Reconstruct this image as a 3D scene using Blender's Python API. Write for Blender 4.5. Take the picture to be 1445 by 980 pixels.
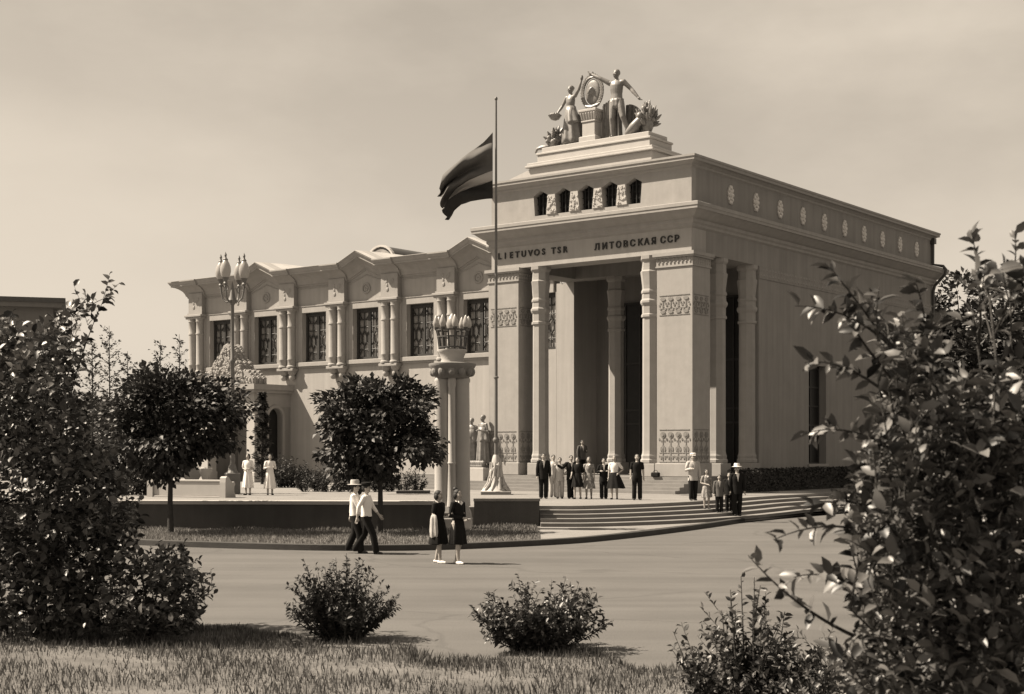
import bpy, bmesh, math, random
import numpy as np
from mathutils import Vector, Matrix, Euler

for o in list(bpy.data.objects):
    bpy.data.objects.remove(o, do_unlink=True)
scene = bpy.context.scene
COL = scene.collection
R = math.radians
random.seed(7)
rng = np.random.default_rng(11)

# ------------------------------------------------------------------ camera
CX, HZ, FPX, HC = 722.5, 638.0, 2013.2, 2.5      # photo pixels: centre column, horizon row, focal length; eye height in m
cam = bpy.data.cameras.new('camera')
cam_o = bpy.data.objects.new('camera', cam)
COL.objects.link(cam_o)
cam_o.location = (0, 0, HC)
cam_o.rotation_euler = (R(90), 0, 0)
cam.sensor_width = 36.0
cam.lens = FPX / 1445 * 36
cam.shift_y = (HZ - 490) / 1445
cam.clip_start = 0.1
cam.clip_end = 3000
cam.dof.use_dof = True
cam.dof.focus_distance = 55
cam.dof.aperture_fstop = 5.6
scene.camera = cam_o

# ------------------------------------------------------------------ world, sun, exposure
SUN_EL, SUN_AZ = 50.0, 5.0                       # sun to the left, a little behind the scene
TINT = (1.0, 0.875, 0.72)                       # toned print: every light has this warmth
sdir = Vector((-math.cos(R(SUN_AZ)) * math.cos(R(SUN_EL)), math.sin(R(SUN_AZ)) * math.cos(R(SUN_EL)), math.sin(R(SUN_EL))))
world = bpy.data.worlds.new('World')
scene.world = world
world.use_nodes = True
nt = world.node_tree
nt.nodes.clear()
sky = nt.nodes.new('ShaderNodeTexSky')
sky.sky_type = 'NISHITA'
sky.sun_disc = False
sky.sun_elevation = R(SUN_EL)
sky.sun_rotation = math.atan2(sdir.x, sdir.y)
sky.dust_density = 1.5
bw = nt.nodes.new('ShaderNodeRGBToBW')
nt.links.new(sky.outputs[0], bw.inputs[0])
tc = nt.nodes.new('ShaderNodeTexCoord')
mp = nt.nodes.new('ShaderNodeMapping')
mp.inputs['Scale'].default_value = (1.0, 1.0, 2.2)
mp.inputs['Location'].default_value = (9.9, 0.7, 0.2)
nt.links.new(tc.outputs['Generated'], mp.inputs[0])
nz = nt.nodes.new('ShaderNodeTexNoise')
nz.inputs['Scale'].default_value = 2.4
nz.inputs['Detail'].default_value = 7
nz.inputs['Roughness'].default_value = 0.55
nt.links.new(mp.outputs[0], nz.inputs['Vector'])
mr = nt.nodes.new('ShaderNodeMapRange')
mr.inputs['From Min'].default_value = 0.38
mr.inputs['From Max'].default_value = 0.68
mr.inputs['To Min'].default_value = 0.15
mr.inputs['To Max'].default_value = 0.85
nt.links.new(nz.outputs[0], mr.inputs[0])
mx = nt.nodes.new('ShaderNodeMix')                # thin cloud veil over the clear sky
mx.data_type = 'FLOAT'
mx.inputs[3].default_value = 5.1
nt.links.new(mr.outputs[0], mx.inputs[0])
nt.links.new(bw.outputs[0], mx.inputs[2])
tm = nt.nodes.new('ShaderNodeVectorMath')
tm.operation = 'SCALE'
tm.inputs[0].default_value = TINT
nt.links.new(mx.outputs[0], tm.inputs['Scale'])
bg = nt.nodes.new('ShaderNodeBackground')
bg.inputs['Strength'].default_value = 0.062
nt.links.new(tm.outputs[0], bg.inputs['Color'])
wo = nt.nodes.new('ShaderNodeOutputWorld')
nt.links.new(bg.outputs[0], wo.inputs[0])

sun = bpy.data.lights.new('sun', 'SUN')
sun.energy = 5.0
sun.angle = R(0.5)
sun.color = (1.0, 0.875, 0.715)
sun_o = bpy.data.objects.new('sun', sun)
COL.objects.link(sun_o)
sun_o.rotation_euler = sdir.to_track_quat('Z', 'Y').to_euler()
sun_o.location = (-40, 0, 60)

scene.render.engine = 'CYCLES'
vs = scene.view_settings
vs.view_transform = 'Standard'
vs.look = 'None'
vs.gamma = 1.0
vs.use_curve_mapping = False
vs.exposure = 1.36
scene.render.resolution_x = 1024
scene.render.resolution_y = 694

# ------------------------------------------------------------------ helpers
def gnd(x, y, z=0.0):
    d = (HC - z) * FPX / (y - HZ)
    return ((x - CX) / FPX * d, d)

def at(x, y, d):
    return Vector(((x - CX) / FPX * d, d, HC - (y - HZ) * d / FPX))

def tag(o, label=None, cat=None, group=None, kind=None):
    if label: o['label'] = label
    if cat: o['category'] = cat
    if group: o['group'] = group
    if kind: o['kind'] = kind
    return o

def empty(name, loc=(0, 0, 0), rz=0.0, label=None, cat=None, group=None, kind=None):
    o = bpy.data.objects.new(name, None)
    o.empty_display_size = 0.3
    COL.objects.link(o)
    o.location = loc
    o.rotation_euler = (0, 0, rz)
    return tag(o, label, cat, group, kind)

def link(name, me, parent=None):
    o = bpy.data.objects.new(name, me)
    COL.objects.link(o)
    o.parent = parent
    return o

def copy_tree(o, parent=None):
    c = o.copy()
    COL.objects.link(c)
    c.parent = parent
    for ch in list(o.children):
        copy_tree(ch, c)
    return c

class MB:
    def __init__(s):
        s.v = []; s.f = []; s.m = []; s.mi = 0
    def add(s, vs, fs):
        b = len(s.v)
        s.v.extend([tuple(p) for p in vs])
        for f in fs:
            s.f.append(tuple(i + b for i in f)); s.m.append(s.mi)
        return s
    def box(s, x0, x1, y0, y1, z0, z1):
        if x0 > x1: x0, x1 = x1, x0
        if y0 > y1: y0, y1 = y1, y0
        if z0 > z1: z0, z1 = z1, z0
        return s.add([(x0,y0,z0),(x1,y0,z0),(x1,y1,z0),(x0,y1,z0),(x0,y0,z1),(x1,y0,z1),(x1,y1,z1),(x0,y1,z1)],
                     [(0,3,2,1),(4,5,6,7),(0,1,5,4),(1,2,6,5),(2,3,7,6),(3,0,4,7)])
    def bbox(s, x0, x1, y0, y1, z0, z1, b=0.02):      # box with chamfered edges
        if x0 > x1: x0, x1 = x1, x0
        if y0 > y1: y0, y1 = y1, y0
        V = []
        for z, i in ((z0, b), (z0 + b, 0), (z1 - b, 0), (z1, b)):
            V.append([(x0+i+ (0 if i else b), y0+i, z), (x1-i-(0 if i else b), y0+i, z), (x1-i, y0+i+(0 if i else b), z), (x1-i, y1-i-(0 if i else b), z),
                      (x1-i-(0 if i else b), y1-i, z), (x0+i+(0 if i else b), y1-i, z), (x0+i, y1-i-(0 if i else b), z), (x0+i, y0+i+(0 if i else b), z)])
        return s.loft(V)
    def loft(s, rings, cap=True, close=True):
        n = len(rings[0]); b = len(s.v)
        for r in rings: s.v.extend([tuple(p) for p in r])
        for i in range(len(rings) - 1):
            for j in range(n if close else n - 1):
                k = (j + 1) % n
                s.f.append((b+i*n+j, b+i*n+k, b+(i+1)*n+k, b+(i+1)*n+j)); s.m.append(s.mi)
        if cap:
            s.f.append(tuple(b + j for j in range(n))[::-1]); s.m.append(s.mi)
            e = b + (len(rings) - 1) * n
            s.f.append(tuple(e + j for j in range(n))); s.m.append(s.mi)
        return s
    def lathe(s, prof, n=16, c=(0, 0), rot=0.0, sx=1, sy=1):
        rings = []
        for r, z in prof:
            r = max(r, 1e-4)
            rings.append([(c[0] + sx*r*math.cos(rot + 2*math.pi*j/n), c[1] + sy*r*math.sin(rot + 2*math.pi*j/n), z) for j in range(n)])
        return s.loft(rings)
    def tube(s, pts, rad, n=8, ell=None):
        pts = [Vector(p) for p in pts]
        if not hasattr(rad, '__len__'): rad = [rad] * len(pts)
        rings = []
        t0 = (pts[1] - pts[0]).normalized()
        up = Vector((0, 0, 1)) if abs(t0.z) < 0.9 else Vector((0, 1, 0))
        a = t0.cross(up).normalized()
        for i, p in enumerate(pts):
            t = (pts[min(i + 1, len(pts) - 1)] - pts[max(i - 1, 0)])
            if t.length < 1e-9: t = t0.copy()
            t.normalize()
            a = (a - t * a.dot(t))
            if a.length < 1e-6: a = t.orthogonal()
            a.normalize()
            b = t.cross(a)
            r = max(rad[i], 1e-4)
            rings.append([p + a * (r * math.cos(2*math.pi*j/n)) + b * (r * math.sin(2*math.pi*j/n)) for j in range(n)])
        return s.loft(rings)
    def cap_tube(s, pts, rad, n=10):                    # tube with rounded ends
        pts = [Vector(p) for p in pts]
        d0 = (pts[0] - pts[1]).normalized(); d1 = (pts[-1] - pts[-2]).normalized()
        P = [pts[0] + d0*rad[0], pts[0] + d0*rad[0]*0.7] + pts + [pts[-1] + d1*rad[-1]*0.7, pts[-1] + d1*rad[-1]]
        Q = [rad[0]*0.15, rad[0]*0.72] + list(rad) + [rad[-1]*0.72, rad[-1]*0.15]
        return s.tube(P, Q, n)
    def ell(s, c, r, n=12, m=8, rot=None):
        rings = []
        for i in range(m + 1):
            th = math.pi * i / m
            q = max(math.sin(th), 0.02); zz = -math.cos(th)
            ring = [Vector((r[0]*q*math.cos(2*math.pi*j/n), r[1]*q*math.sin(2*math.pi*j/n), r[2]*zz)) for j in range(n)]
            if rot is not None: ring = [rot @ p for p in ring]
            rings.append([p + Vector(c) for p in ring])
        return s.loft(rings)
    def prism(s, poly, y0, y1):                         # polygon in x,z extruded along y
        n = len(poly)
        a = [(x, y0, z) for x, z in poly]; b = [(x, y1, z) for x, z in poly]
        return s.add(a + b, [tuple(range(n)), tuple(range(2*n - 1, n - 1, -1))] + [(i, i + n, (i+1) % n + n, (i+1) % n) for i in range(n)])
    def slab(s, poly, z0, z1):                          # polygon in x,y extruded along z
        n = len(poly)
        a = [(x, y, z0) for x, y in poly]; b = [(x, y, z1) for x, y in poly]
        return s.add(a + b, [tuple(range(n - 1, -1, -1)), tuple(range(n, 2*n))] + [(i, (i+1) % n, (i+1) % n + n, i + n) for i in range(n)])
    def mesh(s, name, mats, smooth=False, recalc=True):
        me = bpy.data.meshes.new(name)
        me.from_pydata(s.v, [], s.f)
        if not isinstance(mats, (list, tuple)): mats = [mats]
        for m in mats: me.materials.append(m)
        if any(s.m): me.polygons.foreach_set('material_index', s.m)
        if recalc:
            bm = bmesh.new(); bm.from_mesh(me)
            bmesh.ops.recalc_face_normals(bm, faces=bm.faces)
            bm.to_mesh(me); bm.free()
        if smooth:
            me.polygons.foreach_set('use_smooth', [True] * len(me.polygons))
            if smooth != 'all':
                try: me.set_sharp_from_angle(angle=R(40))
                except Exception: pass
        me.update()
        return me
    def build(s, name, mats, parent=None, smooth=False):
        return link(name, s.mesh(name, mats, smooth), parent)

# ------------------------------------------------------------------ materials (neutral greys: the print is monochrome)
def mat(name, c, rough=0.85, var=0.15, scale=3.0, bump=0.0, bscale=40.0, spec=0.3, metal=0.0, streak=0.0, island=0.0, trans=0.0, warm=0.04):
    m = bpy.data.materials.new(name)
    m.use_nodes = True
    n = m.node_tree; n.nodes.clear()
    out = n.nodes.new('ShaderNodeOutputMaterial')
    p = n.nodes.new('ShaderNodeBsdfPrincipled')
    p.inputs['Roughness'].default_value = rough
    p.inputs['Specular IOR Level'].default_value = spec
    p.inputs['Metallic'].default_value = metal
    col = Vector((c * (1 + warm), c, c * (1 - warm)))
    tcn = n.nodes.new('ShaderNodeTexCoord')
    no = n.nodes.new('ShaderNodeTexNoise')
    no.inputs['Scale'].default_value = scale
    no.inputs['Detail'].default_value = 8
    no.inputs['Roughness'].default_value = 0.65
    n.links.new(tcn.outputs['Object'], no.inputs['Vector'])
    fac = no.outputs[0]
    if streak:
        mpn = n.nodes.new('ShaderNodeMapping')
        mpn.inputs['Scale'].default_value = (2.2, 2.2, 0.12)
        n.links.new(tcn.outputs['Object'], mpn.inputs[0])
        n2 = n.nodes.new('ShaderNodeTexNoise')
        n2.inputs['Scale'].default_value = 1.6
        n2.inputs['Detail'].default_value = 6
        n.links.new(mpn.outputs[0], n2.inputs['Vector'])
        mm = n.nodes.new('ShaderNodeMix'); mm.data_type = 'FLOAT'
        mm.inputs[0].default_value = streak
        n.links.new(fac, mm.inputs[2]); n.links.new(n2.outputs[0], mm.inputs[3])
        fac = mm.outputs[0]
    if island:
        g = n.nodes.new('ShaderNodeNewGeometry')
        mm = n.nodes.new('ShaderNodeMix'); mm.data_type = 'FLOAT'
        mm.inputs[0].default_value = island
        oi = n.nodes.new('ShaderNodeObjectInfo'); ad = n.nodes.new('ShaderNodeMath'); ad.operation = 'ADD'; fr = n.nodes.new('ShaderNodeMath'); fr.operation = 'FRACT'
        n.links.new(g.outputs['Random Per Island'], ad.inputs[0]); n.links.new(oi.outputs['Random'], ad.inputs[1]); n.links.new(ad.outputs[0], fr.inputs[0])
        n.links.new(fac, mm.inputs[2]); n.links.new(fr.outputs[0], mm.inputs[3])
        fac = mm.outputs[0]
    ramp = n.nodes.new('ShaderNodeValToRGB')
    lo = col * (1 - var); hi = col * (1 + var)
    ramp.color_ramp.elements[0].position = 0.28 if not island else 0.15
    ramp.color_ramp.elements[1].position = 0.72 if not island else 0.85
    ramp.color_ramp.elements[0].color = (lo.x, lo.y, lo.z, 1)
    ramp.color_ramp.elements[1].color = (min(hi.x, 1), min(hi.y, 1), min(hi.z, 1), 1)
    n.links.new(fac, ramp.inputs[0])
    n.links.new(ramp.outputs[0], p.inputs['Base Color'])
    if bump:
        nb = n.nodes.new('ShaderNodeTexNoise')
        nb.inputs['Scale'].default_value = bscale
        nb.inputs['Detail'].default_value = 6
        n.links.new(tcn.outputs['Object'], nb.inputs['Vector'])
        b = n.nodes.new('ShaderNodeBump')
        b.inputs['Strength'].default_value = bump
        b.inputs['Distance'].default_value = 0.02
        n.links.new(nb.outputs[0], b.inputs['Height'])
        n.links.new(b.outputs[0], p.inputs['Normal'])
    sh = p.outputs[0]
    if trans:
        tr = n.nodes.new('ShaderNodeBsdfTranslucent')
        n.links.new(ramp.outputs[0], tr.inputs['Color'])
        ms = n.nodes.new('ShaderNodeMixShader')
        ms.inputs[0].default_value = trans
        n.links.new(p.outputs[0], ms.inputs[1]); n.links.new(tr.outputs[0], ms.inputs[2])
        sh = ms.outputs[0]
    n.links.new(sh, out.inputs[0])
    return m

M = dict(
    plaster=mat('shade_tone_plaster', 0.205, 0.9, 0.17, 0.9, 0.3, 30, 0.2, streak=0.6),  # hall plaster, its colour darkened to deepen the shaded side
    wing=mat('sunlit_tone_plaster', 0.285, 0.9, 0.13, 0.9, 0.3, 30, 0.2, streak=0.6),  # same plaster with sunlight put into its colour, for wing and pier
    trim=mat('trim_plaster', 0.25, 0.85, 0.13, 2.0, 0.15, 40, 0.25, streak=0.35),
    relief=mat('relief_plaster', 0.235, 0.9, 0.16, 9.0, 0.5, 25, 0.2),
    ornament=mat('ornament_paint', 0.165, 0.85, 0.25, 12.0, 0.3, 40, 0.2),
    white=mat('white_stone', 0.33, 0.8, 0.08, 2.5, 0.15, 40, 0.3, streak=0.3),
    rosette=mat('rosette_white', 0.55, 0.8, 0.12, 6.0, 0.3, 40, 0.3),
    stone=mat('step_stone', 0.17, 0.85, 0.14, 1.6, 0.3, 35, 0.25),
    plaza=mat('plaza_concrete', 0.17, 0.9, 0.12, 0.5, 0.3, 25, 0.2),
    wallst=mat('retaining_stone', 0.06, 0.85, 0.2, 1.4, 0.4, 18, 0.25, streak=0.5),
    road=mat('road_concrete', 0.093, 0.92, 0.10, 0.35, 0.35, 60, 0.2),
    kerb=mat('kerb_stone', 0.05, 0.9, 0.18, 2.0, 0.3, 30, 0.2),
    soil=mat('ground_soil', 0.06, 0.95, 0.3, 0.4, 0.5, 12, 0.15),
    lawn=mat('lawn_turf', 0.11, 0.95, 0.4, 1.3, 0.8, 30, 0.1),
    dry=mat('dry_grass', 0.17, 0.8, 0.5, 3.0, island=0.6, trans=0.2, spec=0.2),
    grass=mat('grass_blades', 0.09, 0.7, 0.6, 3.0, island=0.7, trans=0.25, spec=0.3),
    leaf=mat('tree_leaf', 0.055, 0.42, 0.9, 2.0, island=0.75, trans=0.08, spec=0.35),
    leafn=mat('glossy_leaf', 0.06, 0.46, 0.95, 2.0, island=0.8, trans=0.08, spec=0.5),
    leafd=mat('dark_leaf', 0.035, 0.55, 0.5, 2.0, island=0.7, trans=0.08, spec=0.3),
    bark=mat('bark', 0.045, 0.95, 0.35, 8.0, 0.9, 30, 0.1),
    glass=mat('window_glass', 0.20, 0.18, 0.5, 1.5, spec=0.6),
    lattice=mat('window_lattice', 0.16, 0.6, 0.15, 5.0, spec=0.3),
    frame=mat('window_frame', 0.03, 0.6, 0.2, 5.0, spec=0.3),
    dark=mat('dark_door', 0.012, 0.5, 0.3, 2.0, spec=0.3),
    granite=mat('dark_plinth', 0.035, 0.7, 0.3, 3.0, 0.3, 40, 0.3),
    metal=mat('roof_metal', 0.36, 0.5, 0.14, 1.2, 0.1, 10, 0.4),
    darkmetal=mat('dark_metal', 0.05, 0.5, 0.25, 4.0, spec=0.45),
    polemetal=mat('pole_paint', 0.11, 0.55, 0.2, 3.0, spec=0.4),
    bronze=mat('bronze', 0.15, 0.42, 0.45, 6.0, 0.3, 30, 0.5, streak=0.3),
    globe=mat('lamp_globe', 0.40, 0.25, 0.06, 3.0, spec=0.5, trans=0.35),
    letter=mat('letter_metal', 0.02, 0.5, 0.2, 3.0),
    red=mat('flag_red', 0.12, 0.75, 0.12, 3.0, spec=0.2, trans=0.3),
    flagw=mat('flag_white', 0.45, 0.75, 0.06, 3.0, spec=0.2, trans=0.3),
    flagg=mat('flag_green', 0.03, 0.75, 0.12, 3.0, spec=0.2, trans=0.2),
    skin=mat('skin', 0.30, 0.6, 0.08, 8.0, warm=0.08),
    eye=mat('eye', 0.02, 0.4, 0.1, 8.0),
    hair=mat('hair', 0.02, 0.6, 0.3, 30.0, 0.4, 60),
    fairhair=mat('fair_hair', 0.12, 0.6, 0.3, 30.0, 0.4, 60),
    black=mat('cloth_black', 0.012, 0.9, 0.25, 9.0, 0.2, 40, 0.1),
    grey=mat('cloth_grey', 0.09, 0.9, 0.2, 9.0, 0.2, 40, 0.1),
    pale=mat('cloth_pale', 0.36, 0.9, 0.12, 9.0, 0.2, 40, 0.1),
    cwhite=mat('cloth_white', 0.62, 0.9, 0.07, 9.0, 0.2, 40, 0.1),
    print_=mat('cloth_print', 0.22, 0.9, 0.75, 14.0, 0.2, 40, 0.1),
    shoe=mat('shoe_dark', 0.02, 0.4, 0.2, 9.0, spec=0.4),
    far=mat('far_wall', 0.13, 0.9, 0.12, 0.3, 0.2, 8, 0.2, streak=0.4),
)

def wear(m, scale, dark, bands=True):
    # cracks, patches and tyre bands in the paving colour
    n = m.node_tree
    p = [q for q in n.nodes if q.type == 'BSDF_PRINCIPLED'][0]
    src = p.inputs['Base Color'].links[0].from_socket
    tcn = n.nodes.new('ShaderNodeTexCoord')
    dn = n.nodes.new('ShaderNodeTexNoise'); dn.inputs['Scale'].default_value = scale*2.5; dn.inputs['Detail'].default_value = 5
    n.links.new(tcn.outputs['Object'], dn.inputs['Vector'])
    ds = n.nodes.new('ShaderNodeVectorMath'); ds.operation = 'SCALE'; ds.inputs['Scale'].default_value = 0.9/scale*0.35
    n.links.new(dn.outputs['Color'], ds.inputs[0])
    av = n.nodes.new('ShaderNodeVectorMath'); av.operation = 'ADD'
    n.links.new(tcn.outputs['Object'], av.inputs[0]); n.links.new(ds.outputs[0], av.inputs[1])
    vo = n.nodes.new('ShaderNodeTexVoronoi'); vo.feature = 'DISTANCE_TO_EDGE'; vo.inputs['Scale'].default_value = scale
    n.links.new(av.outputs[0], vo.inputs['Vector'])
    r1 = n.nodes.new('ShaderNodeMapRange'); r1.inputs['From Min'].default_value = 0.0; r1.inputs['From Max'].default_value = 0.012
    r1.inputs['To Min'].default_value = dark; r1.inputs['To Max'].default_value = 1.0
    n.links.new(vo.outputs['Distance'], r1.inputs[0])
    mp_ = n.nodes.new('ShaderNodeMapping'); mp_.inputs['Scale'].default_value = (0.05, 0.9, 1.0); mp_.inputs['Rotation'].default_value = (0, 0, 0.06)
    n.links.new(tcn.outputs['Object'], mp_.inputs[0])
    bn = n.nodes.new('ShaderNodeTexNoise'); bn.inputs['Scale'].default_value = 1.0; bn.inputs['Detail'].default_value = 6; bn.inputs['Roughness'].default_value = 0.7
    n.links.new(mp_.outputs[0], bn.inputs['Vector'])
    r2 = n.nodes.new('ShaderNodeMapRange'); r2.inputs['From Min'].default_value = 0.3; r2.inputs['From Max'].default_value = 0.7
    r2.inputs['To Min'].default_value = 0.82 if bands else 0.95; r2.inputs['To Max'].default_value = 1.12 if bands else 1.05
    n.links.new(bn.outputs[0], r2.inputs[0])
    gn = n.nodes.new('ShaderNodeTexNoise'); gn.inputs['Scale'].default_value = 45.0; gn.inputs['Detail'].default_value = 3
    n.links.new(tcn.outputs['Object'], gn.inputs['Vector'])
    r3 = n.nodes.new('ShaderNodeMapRange'); r3.inputs['From Min'].default_value = 0.3; r3.inputs['From Max'].default_value = 0.7; r3.inputs['To Min'].default_value = 0.78; r3.inputs['To Max'].default_value = 1.2
    n.links.new(gn.outputs[0], r3.inputs[0])
    m1 = n.nodes.new('ShaderNodeMath'); m1.operation = 'MULTIPLY'; n.links.new(r1.outputs[0], m1.inputs[0]); n.links.new(r2.outputs[0], m1.inputs[1])
    m2 = n.nodes.new('ShaderNodeMath'); m2.operation = 'MULTIPLY'; n.links.new(m1.outputs[0], m2.inputs[0]); n.links.new(r3.outputs[0], m2.inputs[1])
    sc_ = n.nodes.new('ShaderNodeVectorMath'); sc_.operation = 'SCALE'
    n.links.new(src, sc_.inputs[0]); n.links.new(m2.outputs[0], sc_.inputs['Scale'])
    n.links.new(sc_.outputs[0], p.inputs['Base Color'])
wear(M['road'], 0.13, 0.84)
wear(M['plaza'], 0.35, 0.8, False)

# ================================================================== SETTING
tag(MB().add([(-900,-300,-0.02),(900,-300,-0.02),(900,1500,-0.02),(-900,1500,-0.02)], [(0,1,2,3)]).build('ground', M['soil']), kind='structure')

KERB = [(-60,52), (-40,46.5), (-25,42.2), (-16,39.9), (-11.2,38.72), (-8.82,37.56), (-5.8,36.35), (-3.97,36.0), (-2.2,36.2), (-0.42,37.2), (1.49,38.72), (2.77,40.4), (4.47,43.2), (6.48,47.0), (8.61,51.4), (10.6,55.0), (13.4,58.6), (18,62.5), (26,68), (40,76), (60,86)]
GEDGE = [(-60,33), (-30,25.5), (-14,23.6), (-8,22.4), (-5.6,21.6), (-4.28,20.3), (-3.2,19.4), (-2.2,19.2), (-1.4,18.0), (-0.9,17.0), (-0.4,17.2), (0.2,18.1), (0.9,17.9), (1.5,16.6), (2.5,16.0), (4,16.6), (6,18.2), (9,20.2), (16,24), (24,31), (40,48)]

def smooth_line(P, k=6):
    out = []
    n = len(P)
    for i in range(n - 1):
        p0, p1, p2, p3 = P[max(i-1,0)], P[i], P[i+1], P[min(i+2,n-1)]
        for j in range(k):
            t = j / k
            out.append(tuple(0.5*((2*p1[a]) + (-p0[a]+p2[a])*t + (2*p0[a]-5*p1[a]+4*p2[a]-p3[a])*t*t + (-p0[a]+3*p1[a]-3*p2[a]+p3[a])*t**3) for a in (0, 1)))
    out.append(P[-1])
    return out

def offset(P, d):
    out = []
    for i in range(len(P)):
        a = Vector(P[max(i-1,0)]); b = Vector(P[min(i+1,len(P)-1)])
        t = (b - a).normalized()
        out.append((P[i][0] - t.y*d, P[i][1] + t.x*d))
    return out

kerb_l = smooth_line(KERB)
gedge_l = smooth_line(GEDGE)
road = MB().add([(x, y, 0.0) for x, y in gedge_l] + [(60, 60, 0)] + [(x, y, 0.0) for x, y in kerb_l[::-1]], [tuple(range(len(gedge_l) + 1 + len(kerb_l)))])
tag(road.build('road', M['road']), kind='structure')
kin = offset(kerb_l, 0.18)
kb = MB()
kb.loft([[(a[0],a[1],-0.05),(a[0],a[1],0.145),(a[0]*0.85+b[0]*0.15,a[1]*0.85+b[1]*0.15,0.16),(b[0],b[1],0.16),(b[0],b[1],-0.05)] for a, b in zip(kerb_l, kin)])
tag(kb.build('kerb', M['kerb']), kind='structure')

# retaining wall line and curved stairs
WL0, WL1 = Vector((-26, 45.2)), Vector((-2.45, 43.55))
wd = (WL1 - WL0).normalized(); wn = Vector((-wd.y, wd.x))
STB = [(0.92,45.6), (2.5,45.62), (4.5,46.75), (6.73,48.8), (8.6,51.2), (10.07,53.6), (12.0,56.9), (15.0,60.6), (20,64.9), (28,70.5)]
st_l = smooth_line(STB, 5)
st_o = [offset(st_l, 0.5 * i) for i in range(5)]
for L in st_o:
    L[0] = (0.92, L[0][1])
PZ = 0.70
stairs = empty('stairs', (0, 0, 0), kind='structure')
for i in range(4):
    z0, z1 = 0.1 + 0.12*i, 0.1 + 0.12*(i+1)
    a, b = st_o[i], st_o[i+1]
    s = MB()
    bi = offset(st_l, 0.5*(i+1) + 0.012); bi[0] = (0.92, bi[0][1])
    s.loft([[(p[0],p[1],0.02),(p[0],p[1],z1-0.035),(p[0]*1.0+(p[0]-q[0])*0.05,p[1]+(p[1]-q[1])*0.05,z1-0.03),(p[0]+(p[0]-q[0])*0.05,p[1]+(p[1]-q[1])*0.05,z1),(q[0],q[1],z1),(q[0],q[1],0.02)] for p, q in zip(a, bi)])
    s.build('step', M['stone'], stairs)
# plaza slab
ptop = st_o[4]
plz = [(-90, 62), (WL0.x, WL0.y + 0.45), (-2.46, 44.0), (-2.46, 46.6), (0.80, 46.6), (0.80, ptop[0][1]), (0.92, ptop[0][1])] + ptop[1:] + [(44,82), (60,100), (60,160), (-90,160)]
tag(MB().slab(plz, -0.1, PZ).build('plaza', M['plaza']), kind='structure')
# lawn between kerb and wall; pavement at the foot of the stairs
li = [p for p in kin if p[0] < 0.95]
lawn_poly = li + [(0.92, 46.1), (-2.46, 46.1), (-2.46, 43.55), tuple(WL0)]
tag(MB().add([(x, y, 0.1) for x, y in lawn_poly], [tuple(range(len(lawn_poly)))]).build('lawn', M['lawn']), kind='structure')
pi_ = [p for p in kin if 0.95 <= p[0] < 28]
pv = [li[-1]] + pi_ + [(p[0]-0.02, p[1]+0.03) for p in st_l[::-1]]
tag(MB().add([(x, y, 0.104) for x, y in pv], [tuple(range(len(pv)))]).build('pavement', M['plaza']), kind='structure')
# foreground verge
vg = gedge_l + [(40, -20), (-60, -20)]
tag(MB().add([(x, y, 0.004) for x, y in vg], [tuple(range(len(vg)))]).build('verge', M['lawn']), kind='structure')

rw = empty('retaining_wall', (WL1.x, WL1.y, 0.1), math.atan2(wd.y, wd.x), 'long low dark stone retaining wall along the lawn, under the white bench', 'wall')
Lw = (WL1 - WL0).length
MB().box(-Lw, 0, 0.0, 0.42, -0.1, 0.78).build('wall_body', M['wallst'], rw)
MB().bbox(-Lw, 0.05, -0.05, 0.5, 0.78, 0.9, 0.012).build('coping', M['white'], rw)
bk = empty('stone_block', (-0.17, 46.2, 0.1), 0, 'low dark stone block flanking the stairs, in front of the flagpole', 'block')
MB().box(-1.06, 1.06, 0.0, 1.3, -0.1, 0.8).build('block_body', M['wallst'], bk)
MB().bbox(-1.085, 1.085, -0.03, 1.32, 0.8, 0.9, 0.012).build('coping', M['stone'], bk)

# ================================================================== PAVILION
# building axes: u to the left along the front, v to the back; local x = -u, y = v
UX, UY = -0.79322, 0.60893
CO = ((977 - CX) / FPX * 62.0, 62.0)
BROT = math.atan2(-UY, -UX)
pav = empty('exhibition_pavilion', (CO[0], CO[1], 0), BROT,
            'pale neoclassical pavilion with tall columned portico, lettered frieze and long low wing', 'building')

def W(u, v, z=0.0):                                     # building coordinates to world
    return Vector((CO[0] + UX*u + UY*v, CO[1] + UY*u - UX*v, z))

def ubox(mb, u0, u1, v0, v1, z0, z1):
    return mb.box(-u0, -u1, v0, v1, z0, z1)

def sweep(stations, prof):
    """stations: (u, v, out_u, out_v, dz, extra_out); prof: (out, z)"""
    mb = MB()
    rings = []
    for (u, v, ou, ov, dz, ex) in stations:
        rings.append([(-(u + ou*(o + (ex if o > 0.01 else 0))), v + ov*(o + (ex if o > 0.01 else 0)), z + dz) for o, z in prof])
    return mb.loft(rings)

HU, HV, PD = 11.3, 28.2, 6.3          # hall width, depth; portico depth
EI = 0.10                             # entablature set back from the pillar faces
ST = 1.4                              # stylobate level

# stylobate and its steps
s = MB()
ubox(s, -0.15, 17.2, -0.25, PD + 2.4, 0.5, ST)
s.build('stylobate', M['stone'], pav)
for i in range(4):
    t = 0.36 * (4 - i)
    s = MB()
    # each step wraps the front and the left end of the stylobate
    z1 = PZ + 0.14*(i+1)
    ubox(s, -0.15 - 0.0, 17.2 + t, -0.252 - t, -0.252 - t + 0.40, 0.5, z1 + 0.001*i)
    s.build('step', M['stone'], pav)

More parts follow.
